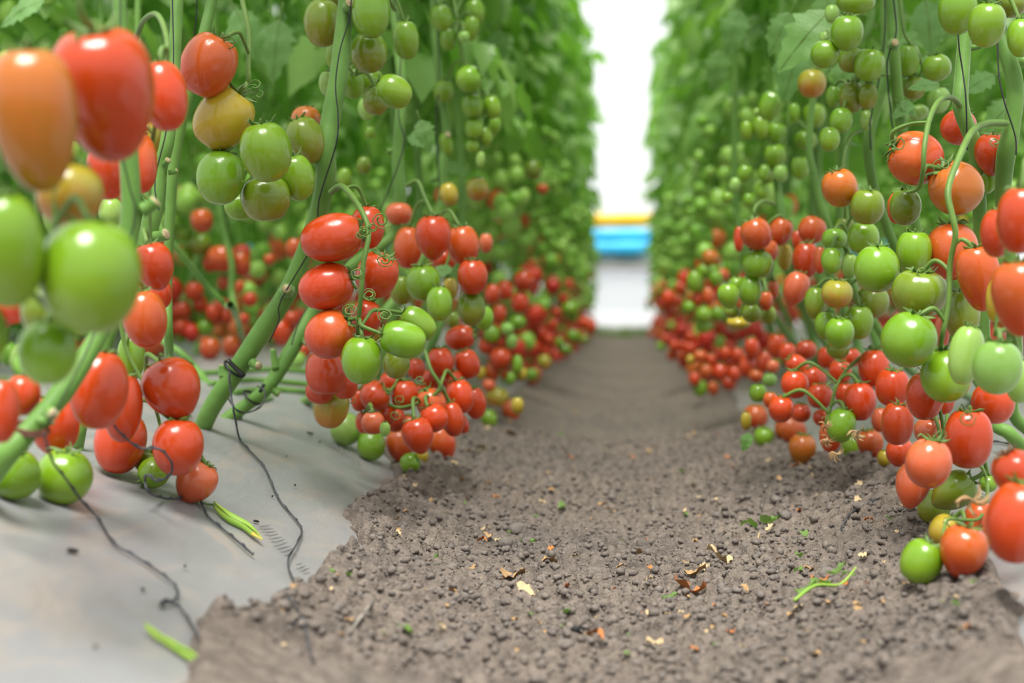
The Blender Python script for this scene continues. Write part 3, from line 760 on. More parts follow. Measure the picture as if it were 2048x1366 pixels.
cluster('RL', 'in the red pile along the right bed edge', 2.2, [
 T(1590,768,56,60,'R',-8,d=-.1), T(1562,818,52,55,'R',4,d=-.12), T(1511,836,53,54,'O',0,g=1,k='plum'), T(1582,861,62,64,'O',-36,g=1,k='plum'), T(1605,899,57,64,'A',0,g=1,k='egg'), T(1528,875,42,42,'G',0,g=1), T(1597,735,44,60,'R',-45,d=.02),
 T(1628,758,50,52,'R',-20,d=.0), T(1640,792,52,50,'R',0,d=-.02), T(1516,786,36,36,'G',0,d=.1), T(1539,760,30,28,'P',0,d=.2), T(1682,851,58,70,'G',14,d=-.16,k='plum'), T(1661,872,46,66,'O',0,d=-.1), T(1706,892,48,48,'G',0,g=1), T(1741,887,54,60,'O',-16,g=1,k='egg'),
 T(1748,736,64,76,'R',0,d=-.12), T(1720,803,66,78,'R',0,d=-.15,k='plum'), T(1785,775,68,76,'R',0,d=-.2,k='block',p=.2), T(1795,847,66,87,'R',0,d=-.27,k='block'), T(1800,905,58,58,'R',0,d=-.2), T(1769,917,30,34,'Y',0,d=-.1), T(1602,825,42,40,'R',0,d=.05), T(1680,745,46,50,'R',0,d=.05),
 T(1612,700,44,40,'R',0,d=.3), T(1645,835,40,36,'R',0,d=.02), T(1654,715,40,44,'R',0,d=.2), T(1700,715,44,40,'R',0,d=.15), T(1540,800,28,34,'O',0,d=.06), T(1492,842,22,38,'Y',0,d=.1), T(1690,790,40,50,'R',0,d=.04), T(1760,840,36,50,'S',0,d=.0)],
 truss=[(1770,690,2.1),(1735,705,2.1),(1695,738,2.08),(1672,775,2.06),(1660,820,2.06),(1650,850,2.06)], plant='S', tw=8)
cluster('RC', 'in the sharp ground cluster at lower right', 1.6, [
 T(1850,792,78,98,'R',0,d=.05), T(1937,877,96,120,'R',0,d=-.02,k='block',p=.1), T(1986,806,86,82,'R',0,d=.06), T(1860,862,64,52,'S',0,d=.1), T(1858,926,95,104,'S',8,d=-.08,k='round'), T(1826,968,70,92,'S',12,d=.02,k='egg'),
 T(1908,982,76,92,'D',52,d=.0,k='egg'), T(1868,1014,66,72,'D',20,d=.1), T(1891,1062,68,66,'Y',30,Y=1.52,k='block'), T(1843,1123,82,90,'G',24,g=1,k='block',p=.1), T(1927,1101,97,106,'O',10,g=1,k='egg',p=.15), T(1960,1044,64,84,'O',0,d=-.08),
 T(2036,1045,128,166,'R',10,Y=1.24,k='plum'), T(2030,944,92,94,'R',-30,Y=1.34,k='round',dry=True), T(1976,967,38,36,'G',0,d=.06), T(1890,800,40,60,'R',0,d=.12)],
 truss=[(1895,830,1.68),(1890,860,1.66),(1885,890,1.66),(1960,930,1.62),(1975,990,1.55),(1960,1035,1.5),(1930,1040,1.5),(1895,1040,1.48),(1885,1075,1.46)], plant='R', tw=8)
cluster('RF', 'in the blurred heap further along the right bed', 3.4, [
 T(1421,515,34,34,'A'), T(1408,541,30,28,'G'), T(1389,563,32,44,'G'), T(1432,557,28,32,'G'), T(1444,550,30,26,'O'), T(1417,592,26,38,'O'), T(1395,597,22,30,'R'), T(1378,614,24,24,'G'), T(1408,629,34,34,'G'), T(1435,627,30,30,'G'), T(1408,652,32,28,'G'),
 T(1504,697,32,46,'R',Y=3.0), T(1554,692,40,52,'R',Y=2.8), T(1494,732,34,46,'R',Y=3.0), T(1530,723,28,42,'R',Y=2.9), T(1512,752,30,26,'O',Y=2.9), T(1546,733,26,28,'S',Y=2.7), T(1451,707,22,28,'R'), T(1475,710,28,30,'R'), T(1469,748,28,32,'R'), T(1458,766,30,30,'R',g=1), T(1440,744,34,36,'R'),
 T(1412,744,28,34,'O'), T(1389,758,24,28,'R',g=1), T(1400,777,30,32,'G',g=1), T(1426,777,22,30,'O',g=1), T(1421,720,26,26,'R'), T(1400,712,28,24,'O'), T(1381,720,18,22,'Y'), T(1575,705,34,40,'R',Y=2.7)], plant='U', tw=5, ped=False)
cluster('RQ', 'in the far small red heap on right', 5.0, [
 T(1361,577,24,28,'R'), T(1337,597,30,36,'R'), T(1338,621,22,28,'R'), T(1357,601,20,24,'R'), T(1349,693,22,26,'R'), T(1366,693,20,24,'R'), T(1358,710,20,18,'O'), T(1343,711,18,20,'R'), T(1405,680,24,28,'R'), T(1381,674,22,24,'R'), T(1321,693,16,18,'G'),
 T(1331,678,18,20,'R'), T(1424,674,20,24,'R'), T(1414,694,22,26,'R'), T(1380,697,24,26,'R')], plant='U', tw=4, ped=False, low=True)

# ---- depth: fruit that lie on the ground touch it; the others are moved apart along their sight lines
def place(t):
    t['p3'] = pix(t['u'], t['v'], t['Y']); s = depth(t['p3']) / F
    t['rw'] = t['w'] / 2 * s; t['rh'] = t['h'] / 2 * s
    a = camdir(math.sin(t['rot']), math.cos(t['rot']), t['p']).normalized(); t['ax'] = a
def rad_dir(t, d):
    c = d.dot(t['ax']); return math.sqrt((t['rw'] ** 2) * (1 - c * c) + (t['rh'] ** 2) * c * c)
def clear(t):
    p = t['p3']; g = max(gz(p.x, p.y), gz(p.x, p.y - .5 * t['rw']) - .004)
    if abs(p.x) < .5 and .9 < p.y < 3.3: g = max(g, soil_top(p.x, p.y) - .003)
    return p.z - rad_dir(t, Vector((0, 0, 1))) - g - .002
for t in TOMS:
    if t['rest']:
        Y = 4.2
        while Y > .8:
            t['Y'] = Y; place(t)
            if clear(t) > -0.001: break
            Y -= .01
    place(t)
for it in range(60):
    moved = 0
    for i, a in enumerate(TOMS):
        for b in TOMS[i + 1:]:
            d = b['p3'] - a['p3']
            if abs(d.y) > .2 or d.length > .2: continue
            L = d.length; dn = d / max(L, 1e-6)
            need = .94 * (rad_dir(a, dn) + rad_dir(b, dn))
            if L < need:
                k = (need - L) * .55 / max(abs(dn.y), .35); s = 1 if b['Y'] >= a['Y'] else -1
                k = min(k, .03)
                wa = .15 if a['rest'] else 1; wb = .15 if b['rest'] else 1
                a['Y'] -= s * k * wa / (wa + wb); b['Y'] += s * k * wb / (wa + wb)
                place(a); place(b); moved += 1
    for t in TOMS:
        n = 0
        while clear(t) < -0.001 and n < 12 and t['Y'] > .85: t['Y'] -= .006; place(t); n += 1
    if not moved: break
print('depth solve', it, moved)

def make_tomato(p, rw, rh, ax, col, kind, low, spin, cal=True, jit=None, dry=False):
    o = link('tomato', (TOMLOW if low else TOM)[kind])
    z = Vector(ax).normalized()
    M3 = z.to_track_quat('Z', 'Y').to_matrix() @ Matrix.Rotation(spin, 3, 'Z')
    o.matrix_world = Matrix.Translation(p) @ M3.to_4x4() @ Matrix.Diagonal((rw, rw, rh, 1))
    j = jit or rt
    f = j.uniform(.90, 1.08) * (.78 if col in 'ROSA' else .86)
    body = s2l(COLS[col][1]); tip = s2l(COLS[col][2])
    h = j.uniform(.92, 1.08)
    o.color = (body[0] * f * h, body[1] * f, body[2] * f, 1)
    o['tip_colour'] = (tip[0] * f * h, tip[1] * f, tip[2] * f)
    if cal:
        c = link('calyx', CALYX_DRY if dry else CALYX[j.randrange(5)], o)
        if dry: c['label'] = 'withered brown calyx'
    NTOM['n'] += 1
    return o

ORD = ['', 'second ', 'third ', 'fourth ', 'fifth ', 'sixth ', 'seventh ', 'eighth ', 'ninth ', 'tenth ', 'eleventh ', 'twelfth ', 'thirteenth ', 'fourteenth ', 'fifteenth ', 'sixteenth ', 'seventeenth ', 'eighteenth ', 'nineteenth ', 'twentieth ', 'twenty-first ', 'twenty-second ', 'twenty-third ', 'twenty-fourth ', 'twenty-fifth ', 'twenty-sixth ', 'twenty-seventh ', 'twenty-eighth ']
for key, c in CLUSTERS.items():
    by = {}
    for t in c['items']: by.setdefault(t['col'], []).append(t)
    for col, ts in by.items():
        word = COLS[col][0]; ts.sort(key=lambda t: t['v'])
        for i, t in enumerate(ts):
            n = len(ts)
            if n == 1: lab = f"the only {word} tomato {c['phrase']}"
            elif n == 2: lab = f"{'upper' if i == 0 else 'lower'} {word} tomato of two {c['phrase']}"
            elif i < (n + 1) // 2: lab = f"{ORD[i]}highest {word} tomato {c['phrase']}"
            else: lab = f"{ORD[n - 1 - i]}lowest {word} tomato {c['phrase']}"
            t['label'] = lab
    for t in c['items']:
        o = make_tomato(t['p3'], t['rw'], t['rh'], t['ax'], t['col'], t['kind'], t['low'], rt.uniform(0, 6.28), t['cal'] and not t['low'], dry=t['dry'])
        tag(o, t['label'], 'tomato', 'tomatoes ' + c['phrase'])
# ------------------------------------------------------------------ tomato plants
PL = {}
def px2m(w, p): return w * depth(p) / F
def plant(key, label, path, base=None, top=2.5, hi=0, group=None):
    """path: (u, v, width px, Y) from the base upwards"""
    pts = [pix(u, v, Y) for u, v, w, Y in path]
    rad = [px2m(w, p) / 2 for (u, v, w, Y), p in zip(path, pts)]
    if base:
        b = G(*base); pts = [b + Vector((0, 0, -.012))] + pts; rad = [rad[0] * 1.05] + rad
    for k in range(len(rad)):
        rad[k] *= 1 + .07 * math.sin(k * 2.4)
    e = empty('tomato_plant', pts[0]); tag(e, label, 'tomato plant', group)
    last = pts[-1]; sx = 1 if last.x > 0 else -1
    z = last.z; n = 0
    while z < top:
        z += min(.3, .06 + .05 * n); n += 1
        pts.append(Vector((last.x + (sx * .46 - last.x) * min(1, n / 9) + .02 * math.sin(n * 1.7), last.y + .02 * math.cos(n * 2.1), z))); rad.append(rad[-1] * .95)
    mb = MB(); mb.tube(pts, rad, 12, 'stem_skin', smooth=5)
    s = mb.obj('stem', e); rebase(s, e.location)
    f = link('foliage', FOLIAGE_HI[hi % 3], e); f['kind'] = 'stuff'
    f.location = Vector((sx * .48, last.y, 0.12)) - e.location; f.rotation_euler.z = hi * 1.3
    PL[key] = e
    return e
def child(mb, name, pk, label=None):
    e = PL[pk]; o = mb.obj(name, e); rebase(o, e.location)
    if label: o['label'] = label
    return o
def stub(pk, u, v, Y, du, dv, w, bulge=1.15, dz=0.0):
    """cut leaf stalk left on the stem, with a pale cut face"""
    p0 = pix(u, v, Y); p2 = pix(u + du, v + dv, Y - dz); r = px2m(w, p0) / 2
    pm = p0.lerp(p2, .55) + Vector((0, 0, -.1 * (p2 - p0).length))
    mb = MB(); mb.tube([p0, pm, p2], [r * 1.25, r, r * bulge], 9, 'stem_skin', smooth=3)
    o = child(mb, 'leaf_stub', pk)
    d = (p2 - pm).normalized(); mb = MB(); mb.tube([p2 - d * r * .1, p2 + d * r * .12], [r * bulge * .93, r * bulge * .8], 9, 'cut_wood', smooth=1)
    c = mb.obj('cut_face', o); rebase(c, PL[pk].location); c['label'] = 'pale dried cut end'

plant('A', 'thick blurred tomato stem with a brown tie at the left edge', [(0,925,48,1.17),(60,860,46,1.18),(120,790,44,1.2),(180,700,40,1.22),(232,600,36,1.24),(256,480,38,1.25),(262,400,42,1.25),(257,300,38,1.25),(250,200,34,1.26),(244,90,28,1.27),(240,-60,26,1.28)], base=(-60,985), hi=0)
plant('B', 'tomato stem with cut stubs behind the blurred left cluster', [(160,870,22,1.56),(175,800,24,1.56),(215,680,26,1.56),(255,560,28,1.57),(288,490,34,1.57),(305,430,36,1.57),(320,340,30,1.58),(335,280,28,1.58),(345,180,26,1.6),(352,60,26,1.62),(360,-50,24,1.64)], base=(153,892), hi=1)
plant('C', 'thick sharp tomato stem bending down to the left film', [(425,812,36,1.93),(470,745,42,1.92),(520,668,38,1.92),(575,585,40,1.92),(610,500,34,1.92),(638,420,36,1.9),(652,350,44,1.88),(650,300,40,1.87),(662,235,38,1.88),(676,160,40,1.89),(684,90,34,1.9),(690,10,30,1.91),(694,-60,28,1.92)], base=(400,850), hi=2)
plant('D', 'tomato stem with black ring tie rising behind the sharp cluster', [(490,812,26,2.1),(535,775,30,2.1),(580,705,30,2.12),(615,640,28,2.15),(650,575,26,2.2),(720,520,24,2.26),(785,470,22,2.3),(800,400,24,2.3),(795,330,24,2.3),(800,240,22,2.3),(803,160,20,2.32),(794,80,18,2.34),(786,-40,18,2.36)], base=(440,832), hi=1)
plant('E', 'slimmer tomato stem right of the sharp stem', [(640,780,22,2.45),(700,700,20,2.5),(790,600,20,2.55),(850,500,19,2.6),(882,420,20,2.6),(886,330,18,2.6),(893,260,19,2.62),(882,180,16,2.64),(870,80,15,2.66),(866,-40,14,2.68)], base=(600,798), hi=0)
plant('F', 'thin tomato stem beside the blurred left pile', [(860,700,14,3.1),(905,560,14,3.1),(925,430,15,3.1),(920,300,14,3.1),(908,180,13,3.12),(905,60,13,3.14),(900,-50,12,3.16)], base=(800,740), hi=2)
plant('G', 'dark forked stem in the shaded row behind the left stems', [(480,660,12,3.3),(464,590,13,3.3),(464,532,12,3.3),(450,470,11,3.3),(440,420,10,3.3),(432,300,10,3.3),(430,80,10,3.3),(428,-40,10,3.3)], base=(495,700), hi=1)
plant('H', 'slanting stem crossing the shaded left row', [(473,634,11,2.7),(452,611,11,2.68),(411,570,11,2.65),(380,530,11,2.6),(335,475,12,2.55),(300,420,12,2.55),(285,300,12,2.55),(280,-40,12,2.55)], base=(493,692), hi=0)
plant('I', 'shaded stem with black clip leaning low behind red tomatoes', [(395,742,15,2.6),(360,705,15,2.6),(325,680,14,2.62),(270,600,13,2.65),(240,480,12,2.7),(215,250,12,2.75),(205,-40,12,2.8)], base=(425,768), hi=2)
plant('Q', 'tomato stem with arched amber stalk at upper right', [(2020,868,26,1.82),(1985,838,26,1.84),(1968,700,26,1.86),(1962,500,28,1.84),(1956,350,28,1.8),(1948,290,28,1.79),(1922,215,34,1.78),(1924,150,28,1.79),(1930,60,26,1.8),(1932,-50,26,1.8)], base=(2075,908), hi=1)
plant('R', 'thick tomato stem nearest the right edge', [(2060,862,26,1.9),(2025,820,26,1.88),(2030,700,28,1.85),(2018,520,30,1.8),(2006,400,32,1.78),(2012,310,36,1.74),(2024,250,36,1.73),(2030,170,34,1.73),(2012,100,32,1.74),(1998,50,30,1.75),(1992,-50,28,1.76)], base=(2100,880), hi=2)
plant('S', 'tomato stem with pale leaf scar at upper right', [(1980,800,20,2.2),(1920,700,20,2.2),(1860,560,20,2.18),(1822,400,20,2.15),(1806,270,22,2.12),(1796,200,22,2.12),(1788,95,24,2.1),(1784,20,22,2.1),(1783,-50,22,2.1)], base=(2010,822), hi=0)
plant('V', 'leaning tomato stem just left of the scarred stem', [(1900,760,18,2.3),(1830,600,18,2.28),(1765,430,18,2.24),(1746,370,20,2.2),(1736,290,22,2.18),(1748,230,22,2.18),(1764,170,22,2.18),(1772,90,20,2.2),(1776,-50,20,2.2)], base=(1960,790), hi=1)
plant('T', 'tomato stem over the mid right cluster', [(1700,740,15,3.0),(1630,655,15,2.85),(1594,560,15,2.75),(1580,490,16,2.7),(1566,440,16,2.7),(1556,380,15,2.72),(1550,250,14,2.76),(1560,100,13,2.8),(1570,-50,13,2.8)], base=(1765,762), hi=2)
plant('W', 'slim stem rising beside the amber fruit on the right', [(1800,720,16,2.6),(1700,560,16,2.55),(1652,440,16,2.5),(1630,360,15,2.5),(1618,280,14,2.5),(1640,160,13,2.5),(1735,60,15,2.5),(1738,-50,14,2.5)], base=(1880,770), hi=0)
plant('U', 'thin stem above the blurred heap on the right bed', [(1560,650,13,3.6),(1490,500,13,3.6),(1470,380,13,3.6),(1470,200,12,3.6),(1475,-40,12,3.6)], base=(1640,725), hi=1)

plant('J', 'tomato stem behind the orange and yellow-olive tomatoes', [(338,700,18,1.9),(336,560,18,1.9),(342,400,20,1.9),(352,300,22,1.9),(382,170,20,1.9),(405,80,22,1.9),(424,0,22,1.92),(430,-50,22,1.92)], base=(345,778), hi=2)
# cut stubs and scars
stub('A', 285, 420, 1.25, 26, -18, 26); stub('A', 95, 815, 1.19, 12, 12, 20, dz=.03); stub('A', 75, 842, 1.18, 28, -4, 22)
stub('B', 298, 470, 1.57, 34, -2, 22, dz=.01); stub('B', 322, 330, 1.58, 14, -10, 12, dz=.01); stub('B', 338, 345, 1.58, 16, -4, 9)
stub('C', 648, 318, 1.87, -14, -22, 14); stub('C', 575, 580, 1.91, -2, -3, 26, .8, dz=.03); stub('C', 505, 725, 1.91, 12, 6, 16, dz=.01); stub('C', 698, 14, 1.9, 4, -10, 22, dz=.02); stub('C', 450, 752, 1.92, -4, -22, 22, .8)
stub('D', 552, 738, 2.1, -6, -40, 14, .9); stub('D', 610, 680, 2.13, 4, 4, 14, dz=.02); stub('D', 790, 300, 2.3, -14, 2, 12); stub('D', 540, 772, 2.1, 18, 16, 14)
stub('E', 890, 275, 2.61, 6, -6, 12, dz=.02); stub('E', 878, 355, 2.6, -16, 4, 10); stub('Q', 1935, 95, 1.8, 26, -4, 12); stub('R', 2030, 120, 1.74, 24, 2, 22)
stub('S', 1787, 88, 2.08, 3, -3, 20, .85, dz=.03); stub('R', 2010, 60, 1.75, -10, 30, 12)

# fruit stalks of every cluster, with a short stalk to each fruit it reaches
for key, c in CLUSTERS.items():
    if not c['truss'] or c['plant'] not in PL: continue
    P = [pix(u, v, Y) for u, v, Y in c['truss']]
    r0 = px2m(c['tw'], P[0]) / 2
    R_ = [r0 * (1 - .35 * i / (len(P) - 1)) for i in range(len(P))]
    mb = MB(); mb.tube(P, R_, 9, 'stalk_skin', smooth=5)
    tr = child(mb, 'fruit_stalk', c['plant'])
    PS, _ = resample(P, R_, 5)
    for t in c['items']:
        tip = t['p3'] + t['ax'] * t['rh'] * .86
        if not c['ped']: continue
        q = min(PS[len(PS) // 6:], key=lambda s: (s - tip).length)
        L = (q - tip).length
        if L > .075 or L < .004: continue
        mid = tip + t['ax'] * min(.35 * L, .02) + (q - tip) * .35
        mb = MB(); mb.tube([q, q.lerp(mid, .5) + Vector((0, 0, .004)), mid, tip], [.0021, .0022, .0028, .0022], 7, 'stalk_skin', smooth=4)
        o = mb.obj('pedicel', tr); rebase(o, PL[c['plant']].location)

# curled dry sepals and tendrils around the sharp cluster's knots
def tendril(pk, u, v, Y, r, turns, seed, w=4):
    rr = random.Random(seed); p = pix(u, v, Y); R = px2m(r, p); mb = MB(); pts = []
    for k in range(int(turns * 10) + 1):
        a = k / 10 * 2 * math.pi + seed; q = R * (.35 + .65 * k / (turns * 10)) * rr.uniform(.85, 1.15)
        pts.append(p + camdir(q * math.cos(a), q * .8 * math.sin(a), .3 * R * math.sin(a * .7 + seed)))
    mb.tube(pts, [px2m(w, p) / 2 * (1 - .6 * i / len(pts)) for i in range(len(pts))], 6, 'calyx_skin', smooth=2)
    child(mb, 'curled_sepal', pk)
for i, (u, v, r) in enumerate([(730,462,14),(762,440,20),(770,520,18),(715,548,18),(738,590,16),(700,620,16),(770,630,18),(745,455,12),(720,470,10)]):
    tendril('C', u, v, 1.69, r, 1.6, i + 1)
for i, (u, v, r) in enumerate([(455,85,18),(505,180,16),(518,190,14),(510,170,20)]): tendril('C', u, v, 1.66, r, 1.2, i + 20)
for i, (u, v, r) in enumerate([(1795,290,18),(1885,330,18),(1990,285,12),(1845,545,16)]): tendril('Q' if i < 2 else 'R', u, v, 1.58, r, 1.1, i + 40)
for i, (u, v, r) in enumerate([(800,800,12),(840,760,12),(790,830,12),(700,800,12),(740,820,10)]): tendril('D', u, v, 1.92, r, 1.2, i + 60, 3)
for i, (u, v, r) in enumerate([(1660,770,12),(1655,840,12),(1690,735,10)]): tendril('S', u, v, 1.98, r, 1.2, i + 70, 3)
for i, (u, v, r) in enumerate([(1935,835,20),(1880,870,16),(1960,1000,20),(1905,1045,20)]): tendril('R', u, v, 1.44, r, 1.3, i + 80, 4)

# ties and clips
def ring(pk, name, u, v, Y, rpx, mat, label, tail=None, tilt=.5, th=4, axis=None):
    p = pix(u, v, Y); R = px2m(rpx, p); mb = MB()
    ax = axis or camdir(.6, .75, .25).normalized(); ux = ax.orthogonal().normalized(); uy = ax.cross(ux)
    pts = [p + (ux * math.cos(a) + uy * math.sin(a)) * R * (1 + .04 * math.sin(3 * a)) for a in np.linspace(0, 2 * math.pi * 1.04, 26)]
    mb.tube(pts, px2m(th, p) / 2, 6, mat, smooth=2)
    if tail: mb.tube([pix(a, b, Y - .03) for a, b in tail], px2m(th * 1.7, p) / 2, 6, mat, smooth=3, flat=.5)
    o = child(mb, name, pk); o['label'] = label
ring('C', 'tie_clip', 470, 738, 1.92, 23, 'clip_black', 'black plastic tie clip', [(455, 720), (470, 735), (488, 752)], th=6)
ring('D', 'tie_ring', 505, 795, 2.1, 20, 'clip_black', 'black ring tie', [(520, 785), (528, 768)], th=5)
ring('I', 'tie_clip', 378, 722, 2.6, 10, 'clip_black', 'black plastic clip', th=6)
for k in range(3): ring('A', 'tie_band', 62 + k * 2, 852 + k * 5, 1.18, 33, 'clip_brown', 'brown wound tie band', th=5, axis=camdir(.15, .95, .25).normalized())

# black training twine running up the stems
def twine(label, pts, w=3.0, mat='twine_black'):
    P = [pix(u, v, Y) for u, v, Y in pts]
    up = P[-1].copy(); sx = 1 if up.x > 0 else -1
    for k, z in enumerate(np.linspace(up.z + .06, 2.6, 24)): P.append(Vector((up.x + (sx * .45 - up.x) * min(1, (k + 1) / 10), up.y, z)))
    mb = MB(); mb.tube(P, px2m(w, P[0]) / 2, 6, mat, smooth=4)
    o = mb.obj('training_twine'); tag(o, label, 'twine', 'training twines')
twine('black twine along the thick blurred stem at the left edge', [(95,850,1.14),(150,750,1.16),(200,640,1.2),(268,450,1.21),(258,370,1.21),(246,310,1.21),(243,200,1.22),(240,-40,1.24)], 4)
twine('black twine beside the stubbed stem behind the left cluster', [(318,420,1.53),(310,360,1.54),(335,250,1.55),(347,130,1.57),(345,-20,1.6)])
twine('black twine wound down the thick sharp stem', [(538,685,1.88),(558,640,1.88),(562,600,1.88),(630,480,1.87),(638,400,1.86),(672,290,1.84),(676,230,1.84),(671,170,1.85),(680,100,1.86),(697,40,1.87),(704,-40,1.88)])
twine('black twine on the stem behind the sharp cluster', [(583,690,2.08),(600,640,2.1),(640,580,2.14),(735,470,2.24),(806,300,2.26),(797,230,2.27),(801,90,2.3),(783,-30,2.32)])
twine('black twine on the slimmer stem right of the sharp stem', [(880,400,2.57),(872,250,2.57),(878,140,2.6),(868,-30,2.62)])
twine('lone black twine hanging left of the yellow-olive tomato', [(380,150,1.95),(386,90,1.95),(392,40,1.95),(398,-40,1.95)])
twine('black twine beside the arched amber stalk stem', [(1934,300,1.74),(1932,200,1.73),(1925,140,1.75),(1917,80,1.75),(1916,-40,1.76)])
twine('black twine on the thick stem nearest the right edge', [(2032,310,1.69),(2030,270,1.69),(2005,190,1.69),(1996,120,1.7),(1994,-40,1.72)])
twine('black twine crossing the scarred upper right stem', [(1787,265,2.08),(1782,230,2.08),(1774,140,2.07),(1780,100,2.06),(1793,60,2.06),(1785,-30,2.06)])
twine('black twine on the leaning stem at upper right', [(1742,300,2.14),(1741,240,2.14),(1760,150,2.15),(1770,60,2.16),(1770,-30,2.17)])

# stems lying along the left film
for i, (lab, pts, w) in enumerate([('green stem lying on the film, uppermost behind the black ties', [(390,752),(450,749),(520,744),(590,745),(650,752)], 13),
    ('green stem lying on the film, middle one behind the black ties', [(420,772),(500,765),(570,768),(640,776)], 12),
    ('green stem lying on the film, lowest beside the black ring', [(470,790),(540,783),(600,788),(660,790)], 14),
    ('short green stem end curling on the film by the black ring', [(478,838),(470,826),(500,812),(540,800)], 16)]):
    P = [G(u, v) + Vector((0, 0, .004)) for u, v in pts]
    mb = MB(); mb.tube(P, [px2m(w, p) / 2 for p in P], 9, 'stem_skin', smooth=4)
    tag(mb.obj('trailing_stem'), lab, 'stem', 'stems lying on the film')

# ---- leaves one can pick out near the camera
def blade_mesh(seed, mat='leaf_near'):
    rr = random.Random(seed); mb = MB()
    prof = [(0, .02), (.06, .14), (.16, .34), (.22, .28), (.32, .46), (.38, .36), (.50, .44), (.56, .30), (.68, .32), (.74, .20), (.86, .16), (.93, .07), (1, 0)]
    vs = []; fs = []
    for i, (t, w) in enumerate(prof):
        z = -.35 * t * t; wl = w * rr.uniform(.85, 1.15); wr_ = w * rr.uniform(.85, 1.15)
        vs += [(t, wl * .8, z + .10 * w - .1 * wl * wl), (t, wl * .4, z + .07 * w * math.sin(i * 1.7)), (t, 0, z), (t, -wr_ * .4, z + .07 * w * math.sin(i * 1.3 + 1)), (t, -wr_ * .8, z + .08 * w - .12 * wr_)]
    for i in range(len(prof) - 1):
        for k in range(4): a = i * 5 + k; fs.append((a, a + 1, a + 6, a + 5))
    mb.add(vs, fs, mat); mb.tube([(-.3, 0, .04), (-.1, 0, .02), (0, 0, 0), (.5, 0, -.08), (.95, 0, -.31)], [.022, .02, .018, .012, .004], 5, 'stalk_skin', smooth=2)
    return mb.mesh('leaf')
BLADE = [blade_mesh(500 + k) for k in range(4)]
def leafat(pk, u, v, Y, px, rot, tilt=.3, twist=0.0, comp=False):
    p = pix(u, v, Y); s = px2m(px, p); a = math.radians(rot)
    X = camdir(math.cos(a), -math.sin(a), tilt).normalized()       # rot clockwise in the picture, 0 = right
    N = camdir(.25 * math.sin(twist), .55, .8); N = (N - X * N.dot(X)).normalized(); Yv = N.cross(X)
    M = Matrix((X, Yv, N)).transposed()
    e = PL[pk]; o = link('leaf', LEAF[int(u) % 5] if comp else BLADE[int(u + v) % 4], e)
    k = s / .26 if comp else s
    o.matrix_parent_inverse = Matrix.Identity(4)
    o.matrix_basis = Matrix.Translation(p - e.location) @ M.to_4x4() @ Matrix.Scale(k, 4)
for a in [('S',1660,22,2.2,150,138,.1),('S',1650,-20,2.35,90,80,.2),('W',1580,25,2.5,90,120,0),('W',1600,95,2.5,110,110,.1),('W',1690,120,2.3,70,100,.2),('S',1850,0,2.5,110,80,.2),('S',1890,60,2.6,110,170,.1),
          ('Q',1990,150,2.2,80,160,.1),('V',1825,205,2.1,50,150,.2),('V',1800,205,2.1,44,30,.2),('V',1880,170,2.1,60,185,.1),('E',840,240,2.3,66,70,.2),('E',815,275,2.35,50,10,.2),('D',735,60,2.6,90,100,.2),
          ('A',90,0,1.3,110,165,.0),('B',470,20,2.4,110,60,.1),('B',560,40,2.6,120,100,.2),('E',795,540,2.15,34,60,.1),('E',905,540,2.2,46,185,.1),('T',1500,866,2.25,40,115,.1),('R',2030,200,2.2,90,140,.2),
          ('T',1480,20,3.0,90,110,.1),('T',1530,60,3.1,90,60,.1),('T',1440,100,3.2,80,100,.1),('F',960,90,3.0,70,70,.1),('F',1000,60,3.2,80,100,.1),('F',890,330,3.0,50,10,.1),('W',1640,480,2.5,50,60,.1)]:
    leafat(*a)

# ------------------------------------------------------------------ the rows going on to the end wall
def far_stem(seed, sx):
    rr = random.Random(seed); mb = MB()
    pts = [(0, 0, -.02), (-sx * .03, .02, .12), (-sx * .10, .03, .3)]
    z = .3; x = -sx * .10; y = .03
    while z < 2.3:
        z += .28; x += rr.uniform(-.025, .025) + (-sx * .08 - x) * .2; y += rr.uniform(-.03, .03)
        pts.append((x, y, z))
    mb.tube(pts, [.011] * 3 + [.009] * (len(pts) - 3), 7, 'stem_skin', smooth=2)
    return mb.mesh('stem')
STEM = {s: [far_stem(700 + 10 * k + s, s) for k in range(4)] for s in (-1, 1)}
rp = random.Random(9)
FARPLANTS = []
def row(x0, y0, y1, step, side, label, group, leaves=False, low=False):
    y = y0; ni = 0
    while y < y1:
        x = side * x0 + rp.uniform(-.03, .03); yy = y + rp.uniform(-.06, .06)
        e = empty('tomato_plant', (x, yy, gz(x, yy)))
        tag(e, label if ni >= 4 or x0 > 1 else f"{ORD[ni]}nearest of the tall leafy plants in the {'left' if side < 0 else 'right'} aisle row", 'tomato plant', group); ni += 1
        s = link('stem', STEM[side][rp.randrange(4)], e)
        if low: s.scale.z = .72
        f = link('foliage', FOLIAGE[rp.randrange(5)] if x0 < 1 else FOLIAGE_THIN[rp.randrange(4)], e); f['kind'] = 'stuff'
        f.location = (side * -.075, 0, -.12 if not low else -.85); f.rotation_euler.z = rp.uniform(0, 6.28); k = rp.uniform(.92, 1.06); f.scale = (k, k, 1)
        if leaves and yy < 6:
            for q in range(7):
                o = link('leaf', LEAF[rp.randrange(5)], e)
                o.location = (-side * .08, rp.uniform(-.05, .05), rp.uniform(.80, 1.25))
                a = (math.pi if side > 0 else 0) + rp.uniform(-1.3, 1.3)
                o.rotation_euler = (rp.uniform(-.4, .4), rp.uniform(-.2, .4), a); k = rp.uniform(.6, .85); o.scale = (k, k, k)
        FARPLANTS.append((side, x, yy, x0))
        y += step
row(.57, 2.95, 14.1, .34, -1, 'tall leafy tomato plant in the left row along the aisle', 'left aisle row', True)
